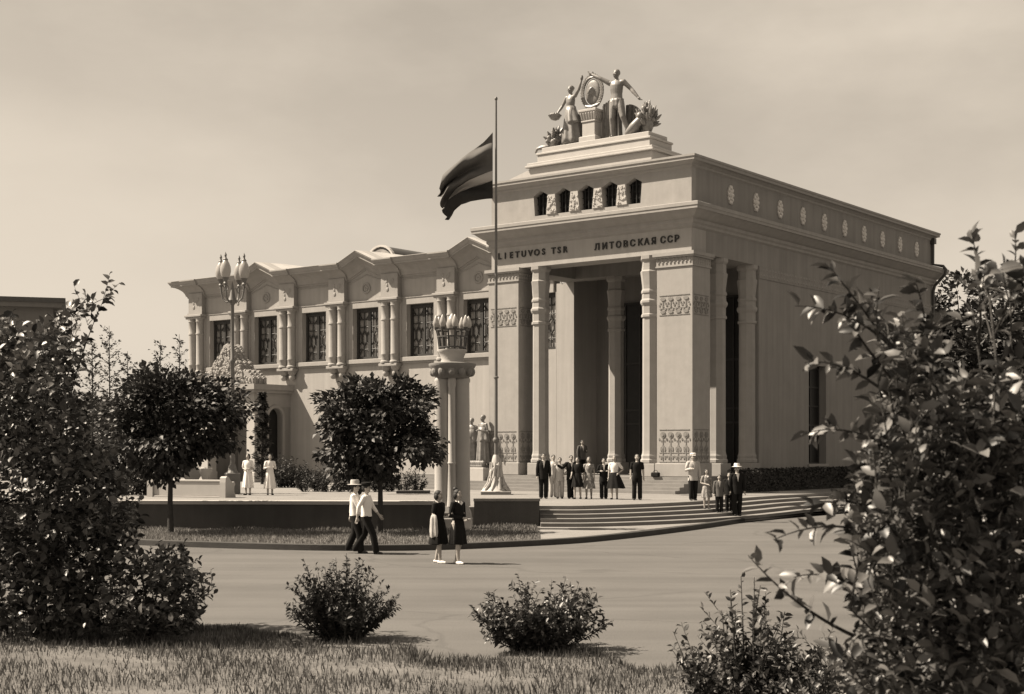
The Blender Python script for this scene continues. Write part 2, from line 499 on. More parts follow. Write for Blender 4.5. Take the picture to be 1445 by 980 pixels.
# pillars
def pillar(u0, u1, v0, v1, decorate):
    p = MB()
    ubox(p, u0, u1, v0, v1, 2.0, 10.62)
    P = p.build('pillar', M['trim'], pav)
    b = MB(); b.bbox(-u1 - 0.07, -u0 + 0.07, v0 - 0.07, v1 + 0.07, ST, 2.0, 0.03)
    b.build('pillar_base', M['trim'], P)
    c = MB()
    for o, z0, z1 in ((0.05, 10.62, 10.68), (0.02, 10.68, 11.02), (0.11, 11.02, 11.1), (0.15, 11.1, 11.25)):
        c.box(-u1 - o, -u0 + o, v0 - o, v1 + o, z0, z1)
    # leaf teeth of the capital
    def teeth(a0, a1, fix, axis, sgn):
        n = max(2, int(round((a1 - a0) / 0.2)))
        w = (a1 - a0) / n
        for i in range(n):
            a = a0 + i*w
            for (zz, h, d) in ((10.7, 0.16, 0.05), (10.86, 0.16, 0.08)):
                q = [(a + w*0.1, zz + h), (a + w*0.5, zz), (a + w*0.9, zz + h)]
                base = fix + sgn*0.021; tip = fix + sgn*(0.02 + d)
                V = []
                for x, z in q: V.append((x, base, z))
                V.append((a + w*0.5, tip, zz + h*0.75))
                if axis == 'y': V = [(y, x, z) for x, y, z in V]
                c.add(V, [(0,1,2), (0,3,1), (1,3,2), (2,3,0)])
    teeth(-u1, -u0, v0, 'x', -1); teeth(v0, v1, -u0, 'y', 1); teeth(v0, v1, -u1, 'y', -1)
    c.build('pillar_capital', M['trim'], P)
    if decorate:
        o = MB()
        def motif(a, fix, axis, sgn, w):
            def bx(a0, a1, z0, z1, d):
                if axis == 'x': o.box(a0, a1, fix, fix + sgn*d, z0, z1)
                else: o.box(fix, fix + sgn*d, a0, a1, z0, z1)
            def disc(ac, zc, r, d, n=10, sq=1.0):
                poly = [(ac + r*math.cos(2*math.pi*k/n), zc + sq*r*math.sin(2*math.pi*k/n)) for k in range(n)]
                if axis == 'x': o.prism(poly, fix, fix + sgn*d)
                else:
                    b0 = len(o.v); o.prism(poly, fix, fix + sgn*d)
                    o.v[b0:] = [(y, x, z) for x, y, z in o.v[b0:]]
            # lower band: rosette on a stem with leaves
            disc(a, 3.25, w*0.34, 0.03); disc(a, 3.25, w*0.17, 0.05)
            bx(a - 0.02, a + 0.02, 2.1, 3.1, 0.02)
            disc(a, 2.72, w*0.16, 0.025, 6, 1.6)
            for sg in (-1, 1):
                disc(a + sg*w*0.24, 2.62, w*0.13, 0.022, 6, 2.2)
                disc(a + sg*w*0.26, 2.25, w*0.12, 0.022, 6, 1.8)
            bx(a - w*0.47, a + w*0.47, 2.03, 2.07, 0.02); bx(a - w*0.47, a + w*0.47, 3.46, 3.49, 0.02); bx(a - w*0.47, a + w*0.47, 2.44, 2.47, 0.016)
            for sg in (-1, 1):
                disc(a + sg*w*0.48, 3.05, w*0.09, 0.02, 6, 1.8); disc(a + sg*w*0.2, 2.98, w*0.08, 0.02, 6, 1.5); disc(a + sg*w*0.46, 2.3, w*0.07, 0.02, 6, 1.6); disc(a + sg*w*0.13, 2.3, w*0.07, 0.018, 6, 1.6)
                disc(a + sg*w*0.46, 8.95, w*0.1, 0.022, 6, 1.4)
            bx(a - w*0.47, a + w*0.47, 8.5, 8.53, 0.02); bx(a - w*0.47, a + w*0.47, 9.36, 9.39, 0.02); bx(a - w*0.47, a + w*0.47, 8.8, 8.82, 0.016)
            # upper band
            disc(a, 9.22, w*0.34, 0.03, 8, 0.6); bx(a - w*0.08, a + w*0.08, 8.85, 9.1, 0.02)
            disc(a, 8.9, w*0.14, 0.03, 6); disc(a, 8.66, w*0.34, 0.03, 8, 0.6)
            for sg in (-1, 1):
                disc(a + sg*w*0.3, 8.78, w*0.12, 0.025, 6, 1.2); disc(a + sg*w*0.32, 9.05, w*0.1, 0.025, 6, 1.2)
        def rows(a0, a1, fix, axis, sgn, n):
            w = (a1 - a0 - 0.24) / n
            for i in range(n): motif(a0 + 0.12 + w*(i + 0.5), fix, axis, sgn, w)
        rows(-u1, -u0, v0, 'x', -1, 4)
        rows(v0, v1, -u0, 'y', 1, 3)
        tag(o.build('ornament', M['ornament'], P), kind='stuff')
    return P
pillar(0.0, 1.8, 0.0, 1.54, True)
pillar(9.5, 11.3, 0.0, 1.54, True)

# octagonal columns
CPROF = [(0.47,1.98),(0.50,2.02),(0.50,2.14),(0.45,2.2),(0.46,2.32),(0.42,2.42),(0.405,2.55),(0.395,8.5),(0.46,8.53),(0.46,8.63),(0.41,8.68),(0.415,9.02),(0.46,9.08),(0.50,9.16),(0.50,9.25),(0.43,9.34),(0.42,9.55),(0.46,9.6),(0.46,9.68),(0.41,9.78),(0.42,9.95),(0.47,10.35),(0.50,10.55),(0.44,10.62),(0.43,10.75),(0.43,10.98),(0.50,11.06),(0.52,11.1),(0.52,11.25)]
cm = MB()
cm.lathe([(r*0.89/math.cos(math.pi/8), z) for r, z in CPROF], 8, (0, 0), math.pi/8)
col_me = cm.mesh('column', M['trim'])
cb = MB(); cb.bbox(-0.46, 0.46, -0.46, 0.46, ST, 1.98, 0.02); colb_me = cb.mesh('column_base', M['trim'])
for (u, v) in ((2.42, 0.5), (8.55, 0.5), (0.52, 3.1), (10.8, 2.75), (0.55, 6.0), (3.5, 5.82), (7.78, 5.82)):
    c = link('column', col_me, pav); c.location = (-u, v, 0)
    link('column_base', colb_me, c)

# entablature: beams round the open portico, then hall walls
s = MB()
ubox(s, EI, HU - EI, EI, 1.35, 11.25, 13.0)                    # front beam
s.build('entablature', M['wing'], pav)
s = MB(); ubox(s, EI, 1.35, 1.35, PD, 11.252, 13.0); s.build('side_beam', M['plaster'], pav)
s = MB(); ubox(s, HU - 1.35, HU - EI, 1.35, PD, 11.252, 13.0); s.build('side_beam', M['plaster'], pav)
s = MB(); ubox(s, 1.35, HU - 1.35, 1.35, PD + 2.1, 12.0, 12.3); s.build('portico_ceiling', M['plaster'], pav)
s = MB(); ubox(s, 1.352, HU - 1.352, 5.35, PD + 0.1, 11.25, 11.998); s.build('inner_beam', M['plaster'], pav)
# rear wall of the portico: piers, recess and doors
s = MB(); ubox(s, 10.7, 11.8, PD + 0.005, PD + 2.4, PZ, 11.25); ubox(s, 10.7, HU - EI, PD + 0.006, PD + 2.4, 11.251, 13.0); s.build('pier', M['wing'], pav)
s = MB(); ubox(s, 0.75, 1.35, PD + 0.4, PD + 2.1, PZ, 11.999); s.build('pier', M['plaster'], pav)
s = MB(); ubox(s, 1.35, 10.69, PD + 2.1, PD + 2.4, PZ, 12.0)
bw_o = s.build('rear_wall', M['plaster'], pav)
for uc in (2.5, 4.6, 6.7, 8.8):                                # tall dark glazed doors
    d = MB(); ubox(d, uc - 0.9, uc + 0.9, PD + 2.0, PD + 2.1, ST, 10.2); D = d.build('door', M['dark'], pav)
    d = MB()
    for k in (-0.86, 0.0, 0.86): ubox(d, uc + k - 0.04, uc + k + 0.04, PD + 1.95, PD + 2.0, ST, 10.2)
    for z in (3.9, 4.6, 7.0, 10.1): ubox(d, uc - 0.82, uc - 0.04, PD + 1.955, PD + 2.0, z, z + 0.1); ubox(d, uc + 0.04, uc + 0.82, PD + 1.955, PD + 2.0, z, z + 0.1)
    d.build('frame', M['frame'], D)
# hall side wall with tall window
WV0, WV1, WZ0, WZ1 = 11.6, 13.6, 1.9, 6.85
s = MB()
for (a, b, z0, z1) in ((PD, WV0, 1.5, 13.0), (WV1, HV, 1.5, 13.0), (WV0, WV1, 1.5, WZ0), (WV0, WV1, WZ1, 13.0)):
    ubox(s, EI, 0.75, a, b, z0, z1)
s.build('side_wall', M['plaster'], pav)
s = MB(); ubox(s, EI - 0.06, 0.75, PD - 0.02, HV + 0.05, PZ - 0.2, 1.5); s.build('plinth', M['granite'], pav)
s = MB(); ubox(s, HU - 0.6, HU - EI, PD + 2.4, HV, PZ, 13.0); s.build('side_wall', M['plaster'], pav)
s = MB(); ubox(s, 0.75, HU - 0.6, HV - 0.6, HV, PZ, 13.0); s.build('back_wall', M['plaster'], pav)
w = MB(); ubox(w, 0.55, 0.62, WV0, WV1, WZ0, WZ1); wn_ = w.build('window', M['dark'], pav)
w = MB()
for v in (WV0, WV0 + 0.96, WV1 - 0.08): w.box(-0.55, -0.48, v, v + 0.08, WZ0, WZ1)
for k in range(6): w.box(-0.545, -0.49, WV0 + 0.08, WV1 - 0.08, WZ0 + k*0.96, WZ0 + k*0.96 + 0.07)
w.build('frame', M['frame'], wn_)
w = MB(); ubox(w, EI - 0.1, 0.5, WV0 - 0.12, WV1 + 0.12, WZ0 - 0.14, WZ0 - 0.002); w.build('sill', M['trim'], wn_)
# relief band under the side frieze
s = MB(); ubox(s, EI - 0.03, EI + 0.02, PD + 0.02, HV, 10.66, 11.22)
B = s.build('relief_band', M['plaster'], pav)
s = MB()
k = 0; v = PD + 0.2
while v < HV - 0.3:
    x = -(EI - 0.03)
    for zc in (10.81, 11.07):
        q = [(v - 0.13, zc), (v, zc - 0.12), (v + 0.13, zc), (v, zc + 0.12)]
        s.add([(x - 0.001, a, z) for a, z in q] + [(x + 0.05, v, zc)], [(0,1,4), (1,2,4), (2,3,4), (3,0,4)])
    v += 0.3
s.build('diamonds', M['relief'], B)

# cornices
def ring_path(e, v_end, u_end=HU):
    q = math.sqrt(2) / math.sqrt(2)
    return [(u_end - e, v_end, 1, 0, 0, 0), (u_end - e, e, 1, -1, 0, 0), (e, e, -1, -1, 0, 0), (e, v_end, -1, 1, 0, 0), (u_end/2, v_end, 0, 1, 0, 0)]
LC = [(0.0,12.28),(0.10,12.36),(0.10,12.46),(0.18,12.54),(0.18,12.66),(0.3,12.72),(0.5,12.88),(0.62,12.98),(0.70,12.99),(0.70,13.10),(0.73,13.13),(0.73,13.27),(0.66,13.3),(0.0,13.42)]
sweep(ring_path(EI, HV - EI), LC + [(-0.3, 13.42), (-0.3, 12.28)]).build('lower_cornice', M['trim'], pav)
AC = [(0.0,14.92),(0.07,14.98),(0.07,15.06),(0.2,15.16),(0.32,15.19),(0.32,15.3),(0.36,15.33),(0.36,15.42),(0.0,15.47)]
sweep(ring_path(EI, HV - EI), AC + [(-0.3, 15.47), (-0.3, 14.92)]).build('upper_cornice', M['trim'], pav)
s = MB(); ubox(s, 0.3, HU - 0.3, 0.3, HV - 0.3, 15.3, 15.44); s.build('roof', M['metal'], pav)
# attic walls; the front has five niches
s = MB()
n_c = [8.26, 6.96, 5.66, 4.36, 3.06]
zb, zs, za, zt = 13.62, 14.56, 14.78, 15.0
hw_b, hw_t = 0.34, 0.41
prev = HU - EI
V0, V1 = EI, EI + 0.35
def poly(q): s.prism([(-u, z) for u, z in q], V0, V1)
for c in n_c:
    # strip between previous edge and niche, following the slanting sides
    poly([(prev, zb) if prev == HU - EI else (prev - hw_b, zb), (c + hw_b, zb), (c + hw_t, zs), (c, za), (c, zt), (prev, zt)] + ([] if prev == HU - EI else [(prev, za), (prev - hw_t, zs)]))
    prev = c
poly([(prev - hw_b, zb), (EI, zb), (EI, zt), (prev, zt), (prev, za), (prev - hw_t, zs)])
ubox(s, EI, HU - EI, V0, V1, 13.3, zb)
AT = s.build('attic_wall', M['trim'], pav)
s = MB(); ubox(s, EI + 0.01, HU - EI - 0.01, V1 + 0.12, V1 + 0.2, 13.3, 15.0); s.build('niche_back', M['dark'], AT)
for c in n_c:                                                  # grille in each niche
    g = MB()
    for k in (-0.2, 0.0, 0.2): ubox(g, c + k - 0.02, c + k + 0.02, V0 + 0.2, V0 + 0.24, zb, zs + (0.18 if k == 0 else 0.06))
    for z in (13.9, 14.2, 14.5): ubox(g, c - 0.4, c + 0.4, V0 + 0.245, V0 + 0.27, z, z + 0.03)
    g.build('niche_grille', M['dark'], AT)
for i in range(4):                                             # carved piers between the niches
    c = (n_c[i] + n_c[i+1]) / 2
    g = MB()
    rr = random.Random(i)
    g.prism([(-(c + 0.29), zb + 0.02), (-(c - 0.29), zb + 0.02), (-(c - 0.2), zs - 0.02), (-(c + 0.2), zs - 0.02)], V0 - 0.05, V0 + 0.01)
    for k in range(34):
        zz = rr.uniform(zb + 0.08, zs - 0.08); f = (zz - zb) / (zs - zb); hwk = 0.25 - 0.08*f
        uu = c + rr.uniform(-hwk, hwk); r_ = rr.uniform(0.03, 0.06)
        g.ell((-uu, V0 - 0.05, zz), (r_, 0.05, r_*rr.uniform(0.8, 1.6)), 6, 4)
    g.build('carved_pier', M['white'], AT)
s = MB(); ubox(s, EI, EI + 0.3, V1, HV - EI, 13.3, 15.0); AS = s.build('attic_wall', M['plaster'], pav)
s = MB(); ubox(s, HU - EI - 0.3, HU - EI, V1, HV - EI, 13.3, 15.0); s.build('attic_wall', M['plaster'], pav)
# rosettes on the side attic
g = MB()
g.ell((0, 0, 0), (0.03, 0.26, 0.44), 12, 6)
for k in range(10):
    a = 2*math.pi*k/10
    g.ell((0.03, 0.2*math.cos(a), 0.36*math.sin(a)), (0.06, 0.085, 0.1), 6, 4)
    g.ell((0.04, 0.1*math.cos(a+.3), 0.18*math.sin(a+.3)), (0.06, 0.05, 0.07), 6, 4)
g.ell((0.05, 0, 0), (0.07, 0.07, 0.1), 8, 5)
ros_me = g.mesh('rosette', M['rosette'], smooth=True)
for i in range(10):
    o = link('rosette', ros_me, AS); o.location = (-(EI - 0.01), 3.55 + i*2.445, 14.18)

# plinth tiers for the sculpture
for i, (u0, u1, v0, v1, z0, z1) in enumerate(((2.35,9.2,0.45,2.9,15.44,16.0), (2.2,9.35,0.3,3.05,16.0,16.1), (2.27,9.28,0.37,2.98,16.1,16.22), (2.6,8.9,0.7,2.6,16.22,16.62), (2.55,8.95,0.65,2.65,16.62,16.72), (2.75,8.75,0.85,2.45,16.72,16.98))):
    s = MB(); s.bbox(-u1, -u0, v0, v1, z0, z1, 0.02); s.build('sculpture_plinth', M['white'], pav)
s = MB(); s.prism([(-11.0, 15.46), (-9.2, 15.46), (-9.2, 15.95)], 0.5, 2.9); s.build('sculpture_plinth', M['white'], pav)

# drain pipe at the back corner of the side wall
dp = MB()
dp.tube([(0.02, HV-0.35, 15.1), (0.02, HV-0.35, 13.55), (0.62, HV-0.3, 13.4), (0.78, HV-0.3, 13.2), (0.72, HV-0.3, 12.9), (0.12, HV-0.3, 12.3), (0.02, HV-0.3, 12.0), (0.02, HV-0.3, 1.0)], 0.09, 8)
dp.box(-0.13, 0.17, HV-0.5, HV-0.2, 14.75, 15.05)
dp.build('drainpipe', M['darkmetal'], pav)

# ------------------------------------------------------------------ lettering
def letters(word, xs, zc):
    for ch, x in zip(word, xs):
        k = (x - CX) / FPX
        P = W(0, EI)
        u = (k*P.y - P.x) / (UX - k*UY)
        cu = bpy.data.curves.new('letter', 'FONT')
        cu.body = ch
        cu.size = 0.41
        cu.align_x = 'CENTER'
        cu.extrude = 0.03
        cu.offset = 0.008
        tmp = bpy.data.objects.new('tmp_letter', cu)
        COL.objects.link(tmp)
        LET.append((tmp, u, zc))
LET = []
letters('LIETUVOSTSR', [705.5,713.5,722,730.5,739.5,749,758,767.5,781.5,789.5,798], 11.76)
letters('ЛИТОВСКАЯССР', [843,853.8,863.5,873.3,883.2,893.2,904,913,923,936,946,955.5], 11.72)
bpy.context.view_layer.update()
dg = bpy.context.evaluated_depsgraph_get()
for tmp, u, zc in LET:
    me = bpy.data.meshes.new_from_object(tmp.evaluated_get(dg))
    me.name = 'letter'
    me.materials.clear(); me.materials.append(M['letter'])
    o = link('letter', me, pav)
    o.location = (-u, EI - 0.025, zc)
    o.rotation_euler = (R(90), 0, 0)
    bpy.data.objects.remove(tmp, do_unlink=True)

# ================================================================== WING
WVp = PD                                       # wing facade plane
wc = [37.85, 33.7, 29.52, 25.32, 21.15, 17.0, 12.85]
up = [39.95, 35.78, 31.6, 27.42, 23.24, 19.07, 14.92]
WLU = 41.0
GAB = {33.7, 25.32, 17.0}
OW = 1.0                                       # half opening width
Z0, Z1 = 7.85, 10.82
s = MB()
ubox(s, 11.8, WLU, WVp, WVp + 0.6, PZ - 0.2, 7.3)
edges = [WLU] + sum([[c + OW, c - OW] for c in wc], []) + [11.8]
for i in range(0, len(edges), 2):
    if edges[i] - edges[i+1] > 0.02: ubox(s, edges[i], edges[i+1], WVp, WVp + 0.6, 7.3, Z1)
for c in wc: ubox(s, c - OW, c + OW, WVp, WVp + 0.6, 7.3, Z0)
# upper wall with gables
pts = []
def goff(u):
    for g in GAB:
        if abs(u - g) < 1.42: return 0.62 * (1 - abs(u - g) / 1.42)
    return 0.0
us = sorted({WLU, 12.0} | {g + d for g in GAB for d in (-1.42, 0, 1.42)}, reverse=True)
s.prism([(-WLU, Z1), (-12.0, Z1)] + [(-u, 13.2 + goff(u)) for u in us[::-1]], WVp, WVp + 0.6)
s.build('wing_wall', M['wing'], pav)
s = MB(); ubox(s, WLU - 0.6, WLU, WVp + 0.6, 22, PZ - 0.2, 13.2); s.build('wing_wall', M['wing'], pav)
# shaped cornice following the gables and breaking forward over the columns
sts = []
brk = []
for c in up: brk += [c + 0.72, c - 0.72]
allu = sorted({12.0} | {g + d for g in GAB for d in (-1.42, 0, 1.42)} | {b for b in brk if 12 < b < WLU - 0.1}, reverse=True)
def isb(u, side):
    for c in up:
        if c - 0.72 < u + side*0.01 < c + 0.72: return 0.12
    return 0.0
sts.append((WLU, 22, 1, 0, 0, 0)); sts.append((WLU, WVp, 1, -1, 0, isb(WLU - 0.2, 0)))
for u in allu:
    a, b = isb(u, 1), isb(u, -1)
    sts.append((u, WVp, 0, -1, goff(u), a))
    if a != b: sts.append((u - 0.001, WVp, 0, -1, goff(u), b))
WC = [(0.0,12.36),(0.06,12.40),(0.06,12.48),(0.12,12.5),(0.16,12.64),(0.26,12.8),(0.42,12.94),(0.62,13.04),(0.80,13.07),(0.80,13.16),(0.84,13.19),(0.90,13.30),(0.94,13.34),(0.94,13.41),(0.0,13.50),(-0.3,13.50),(-0.3,12.36)]
sweep(sts, WC).build('wing_cornice', M['trim'], pav)
# roof following the gables
rf = MB()
ru = sorted({WLU + 0.6, 12.0} | {g + d for g in GAB for d in (-1.42, 0, 1.42)}, reverse=True)
rings = [[(-u, WVp - 0.97, 13.405 + goff(u)), (-u, WVp - 0.97, 13.43 + goff(u)), (-u, WVp + 1.5, 13.56 + goff(u)), (-u, WVp + 7.5, 14.0 + goff(u)*0.3), (-u, WVp + 7.5, 13.9), (-u, WVp, 13.36)] for u in ru]
rf.loft(rings)
rf.build('roof', M['metal'], pav)
# barrel skylight
sk = MB(); n = 14
SU, SR, SZ = 26.6, 1.2, 13.55
sec = lambda v, r: [(-SU + r*math.cos(math.pi*k/n), v, SZ + 1.05*r*math.sin(math.pi*k/n)) for k in range(n + 1)]
sk.loft([sec(8.9, SR), sec(15.0, SR)])
SKY = sk.build('skylight', M['darkmetal'], pav, smooth=True)
sk = MB(); sk.prism([(-SU + 0.86*SR*math.cos(math.pi*k/n), SZ + 0.88*SR*math.sin(math.pi*k/n)) for k in range(n + 1)], 8.86, 8.895); sk.build('pane', M['glass'], SKY)
sk = MB()
for k in (-0.5, 0.5): sk.box(-SU + k*0.9 - 0.03, -SU + k*0.9 + 0.03, 8.8, 8.855, SZ, SZ + 0.8)
sk.loft([[(-SU + r*math.cos(math.pi*k/n), v, SZ + 1.05*r*math.sin(math.pi*k/n)) for r, v in ((SR+0.05, 8.8), (SR+0.05, 9.0), (SR-0.06, 9.0), (SR-0.06, 8.8))] for k in range(n + 1)])
sk.build('arch_rim', M['metal'], SKY)

# windows: shared meshes
w = MB()
for a, b in ((-1.0, -0.86), (0.86, 1.0), (-0.1, 0.1)): w.box(a, b, 0.26, 0.38, Z0, Z1)
for a, b in ((-0.86, -0.1), (0.1, 0.86)):
    w.box(a, b, 0.262, 0.378, Z0, Z0 + 0.16); w.box(a, b, 0.262, 0.378, Z1 - 0.22, Z1)
wf_me = w.mesh('frame', M['frame'])
w = MB(); w.box(-0.86, -0.1, 0.40, 0.43, Z0 + 0.1, Z1 - 0.1); wp1_me = w.mesh('pane', M['glass'])
w = MB(); w.box(0.1, 0.86, 0.40, 0.43, Z0 + 0.1, Z1 - 0.1); wp2_me = w.mesh('pane', M['glass'])
w = MB()
def bar(a, b, r=0.036): w.tube([(a[0], 0.33, a[1]), (b[0], 0.33, b[1])], r, 6)
for sg in (-1, 1):
    xl, xr = sg*0.12, sg*0.84; xm = sg*0.48
    for z in (8.45, 9.75, 10.2): bar((xl, z), (xr, z))
    x1, x2 = sg*0.30, sg*0.66
    zc = 9.1
    hexa = [(x1, zc-0.18), (xm, zc-0.42), (x2, zc-0.18), (x2, zc+0.18), (xm, zc+0.42), (x1, zc+0.18)]
    for i in range(6): bar(hexa[i], hexa[(i+1) % 6], 0.045)
    bar((xl, 8.72), hexa[0]); bar((xr, 8.72), hexa[2]); bar((xl, 9.5), hexa[5]); bar((xr, 9.5), hexa[3])
    bar((xm, 8.0), (xm, zc-0.42)); bar((xm, zc+0.42), (xm, 10.6))
    bar((x1, 10.2), (xl, 10.45)); bar((x2, 10.2), (xr, 10.45)); bar((x1, 8.45), (xl, 8.15)); bar((x2, 8.45), (xr, 8.15))
wl_me = w.mesh('lattice', M['frame'])
w = MB(); w.bbox(-1.4, 1.4, -0.2, 0.26, 7.6, Z0 - 0.002, 0.02); w.box(-1.3, 1.3, -0.1, -0.002, 7.5, 7.6)
ws_me = w.mesh('sill', M['trim'])
w = MB()
w.box(-1.38, -1.0, -0.07, -0.002, Z0, Z1 + 0.36); w.box(1.0, 1.38, -0.07, -0.002, Z0, Z1 + 0.36); w.box(-1.0, 1.0, -0.07, -0.002, Z1, Z1 + 0.36)
w.box(-1.42, 1.42, -0.1, -0.001, Z1 + 0.36, Z1 + 0.42)
su_me = w.mesh('surround', M['trim'])
w = MB(); w.box(-1.0, 1.0, 0.46, 0.5, Z0, Z1); wb_me = w.mesh('curtain', M['lattice'])
for c in wc:
    f_ = link('window', wf_me, pav); f_.location = (-c, WVp, 0)
    for nm, me in (('pane', wp1_me), ('pane', wp2_me), ('lattice', wl_me), ('sill', ws_me), ('surround', su_me)):
        if not (nm in ('surround', 'sill') and c < 13): link(nm, me, f_)
# round relief in each gable
g = MB()
rr = [(0.30, 0.0), (0.33, -0.03), (0.30, -0.06), (0.24, -0.05), (0.22, -0.01)]
g.loft([[(r*math.cos(2*math.pi*k/20), y - 0.005, r*math.sin(2*math.pi*k/20)) for r, y in rr] for k in range(21)], cap=False)
for k in range(5):
    a = 2*math.pi*k/5 + 0.3
    g.ell((0.1*math.cos(a), -0.02, 0.1*math.sin(a)), (0.07, 0.03, 0.07), 8, 5)
med_me = g.mesh('medallion', M['trim'], smooth=True)
for u in GAB:
    o = link('medallion', med_me, pav); o.location = (-u, WVp, 11.95)
# raised mouldings round the panels above the windows
for c in wc:
    g = MB(); apex = 0.45 if c in GAB else 0.0
    zt_ = 12.28
    out = [(-1.36, 11.27), (-1.36, zt_), (0, zt_ + apex), (1.36, zt_), (1.36, 11.27)]
    for (a, b) in zip(out[:-1], out[1:]):
        g.tube([(a[0], -0.01, a[1]), (b[0], -0.01, b[1])], 0.035, 6)
    o = g.build('panel_moulding', M['trim'], pav); o.location = (-c, WVp, 0)

# twin half columns on corbels, capitals and the blocks above
h = MB(); h.lathe([(0.24,7.52),(0.31,7.56),(0.31,7.64),(0.25,7.7),(0.25,8.0),(0.265,8.02),(0.265,8.07),(0.25,8.1),(0.245,9.95),(0.275,9.98),(0.275,10.05),(0.24,10.1),(0.24,10.75),(0.28,10.8),(0.26,10.86),(0.30,10.98)], 14)
hc_me = h.mesh('half_column', M['trim'], smooth=True)
h = MB(); h.bbox(-0.74, 0.74, -0.52, 0.02, 10.98, 11.1, 0.02); h.bbox(-0.8, 0.8, -0.58, 0.02, 11.1, 11.24, 0.02)
cap_me = h.mesh('capital', M['trim'])
h = MB(); h.box(-0.64, 0.64, -0.34, -0.002, 11.24, 12.62); h.box(-0.7, 0.7, -0.4, -0.003, 11.24, 11.36)
for k in range(9):
    rr_ = random.Random(k)
    h.ell((rr_.uniform(-0.3, 0.3), -0.34, rr_.uniform(11.65, 12.25)), (0.09, 0.05, 0.12), 6, 4)
blk_me = h.mesh('capital_block', M['trim'])
h = MB()
h.bbox(-0.7, 0.7, -0.5, 0.0, 7.36, 7.52, 0.02)
for sg in (-0.36, 0.36):
    h.lathe([(0.06,6.78),(0.14,6.82),(0.19,6.92),(0.2,7.02),(0.15,7.1),(0.24,7.2),(0.3,7.36)], 12, (sg, -0.2))
corb_me = h.mesh('corbel', M['trim'], smooth=True)
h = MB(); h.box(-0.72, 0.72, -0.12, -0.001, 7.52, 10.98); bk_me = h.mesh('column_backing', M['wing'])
for c in up:
    for me, nm in ((cap_me, 'capital'), (blk_me, 'capital_block'), (corb_me, 'corbel'), (bk_me, 'column_backing')):
        o = link(nm, me, pav); o.location = (-c, WVp, 0)
    for sg in (-0.36, 0.36):
        o = link('half_column', hc_me, pav); o.location = (-c + sg, WVp - 0.24, 0)

# side porch with arched opening and carved crest
PU0, PU1, PV0 = 31.6, 36.6, 3.4
s = MB()
ubox(s, PU0 - 0.35, PU1 + 0.35, PV0 - 0.35, WVp - 0.004, 6.18, 6.5); ubox(s, PU0 - 0.2, PU1 + 0.2, PV0 - 0.2, WVp - 0.005, 6.0, 6.18); ubox(s, PU0, PU1, PV0, WVp - 0.006, 5.2, 6.0)
PO = s.build('side_porch', M['trim'], pav)
n = 14
def arch_wall(v0, v1, vc, hw, zs_, x0, x1):
    g = MB()
    b0 = 0
    pl = [(v0, PZ), (vc - hw, PZ), (vc - hw, zs_)] + [(vc - hw*math.cos(math.pi*k/n), zs_ + hw*math.sin(math.pi*k/n)) for k in range(1, n)] + [(vc + hw, zs_), (vc + hw, PZ), (v1, PZ), (v1, 5.2), (v0, 5.2)]
    g.prism(pl, x0, x1)
    g.v = [(y, x, z) for x, y, z in g.v]
    return g
arch_wall(PV0 + 0.9, WVp - 0.007, 5.05, 0.55, 4.55, -PU0 - 0.4, -PU0).build('arch_wall', M['plaster'], PO)
g = MB()
ring = lambda r, x: [(x, 5.05 - r*math.cos(math.pi*k/n), 4.55 + r*math.sin(math.pi*k/n)) for k in range(n + 1)]
prof = [(0.57, 0.0), (0.57, 0.08), (0.74, 0.08), (0.74, 0.0)]
g.loft([[(-PU0 + dx, 5.05 - r*math.cos(math.pi*k/n), 4.55 + r*math.sin(math.pi*k/n)) for r, dx in prof] for k in range(n + 1)])
for sg in (-1, 1): g.box(-PU0, -PU0 + 0.08, 5.05 + sg*0.57, 5.05 + sg*0.74, PZ, 4.55)
g.build('arch_moulding', M['trim'], PO)
g = MB(); g.box(-PU0 - 0.5, -PU0 - 0.42, 4.4, 5.7, PZ, 5.15); g.build('door', M['dark'], PO)
for uu in (PU0 + 0.42, PU1 - 0.42):
    g = MB(); g.bbox(-uu - 0.4, -uu + 0.4, PV0 + 0.02, PV0 + 0.82, PZ, 1.3, 0.02); g.box(-uu - 0.34, -uu + 0.34, PV0 + 0.08, PV0 + 0.76, 1.3, 4.9)
    g.bbox(-uu - 0.42, -uu + 0.42, PV0, PV0 + 0.84, 4.9, 5.2, 0.03); g.build('pillar', M['white'], PO)
g = MB(); ubox(g, PU1 - 0.3, PU1, PV0 + 0.9, WVp - 0.007, PZ, 5.2); g.build('porch_wall', M['plaster'], PO)
# crest: stepped gable covered in carved leaves
g = MB()
out = [(-2.35,0),(2.35,0),(2.35,0.35),(1.9,0.75),(1.35,0.85),(1.15,1.3),(0.7,1.55),(0.45,2.0),(0.22,2.3),(0,2.4),(-0.22,2.3),(-0.45,2.0),(-0.7,1.55),(-1.15,1.3),(-1.35,0.85),(-1.9,0.75),(-2.35,0.35)]
um = (PU0 + PU1) / 2
g.prism([(-um + x, 6.5 + z) for x, z in out], PV0, PV0 + 1.1)
rr = random.Random(4)
cnt = 0
while cnt < 260:
    x, z = rr.uniform(-2.3, 2.3), rr.uniform(0.05, 2.3)
    lim = 2.35 - z*0.98
    if abs(x) > lim - 0.03: continue
    r_ = rr.uniform(0.06, 0.14)
    g.ell((-um + x, PV0 - 0.01, 6.5 + z), (r_, 0.1, r_*rr.uniform(0.7, 1.3)), 6, 4)
    if rr.random() < 0.3: g.ell((-um + x, PV0 + rr.uniform(0.1, 1.0), 6.5 + min(lim, 2.35) * 0 + z), (r_, 0.1, r_), 6, 4)
    cnt += 1
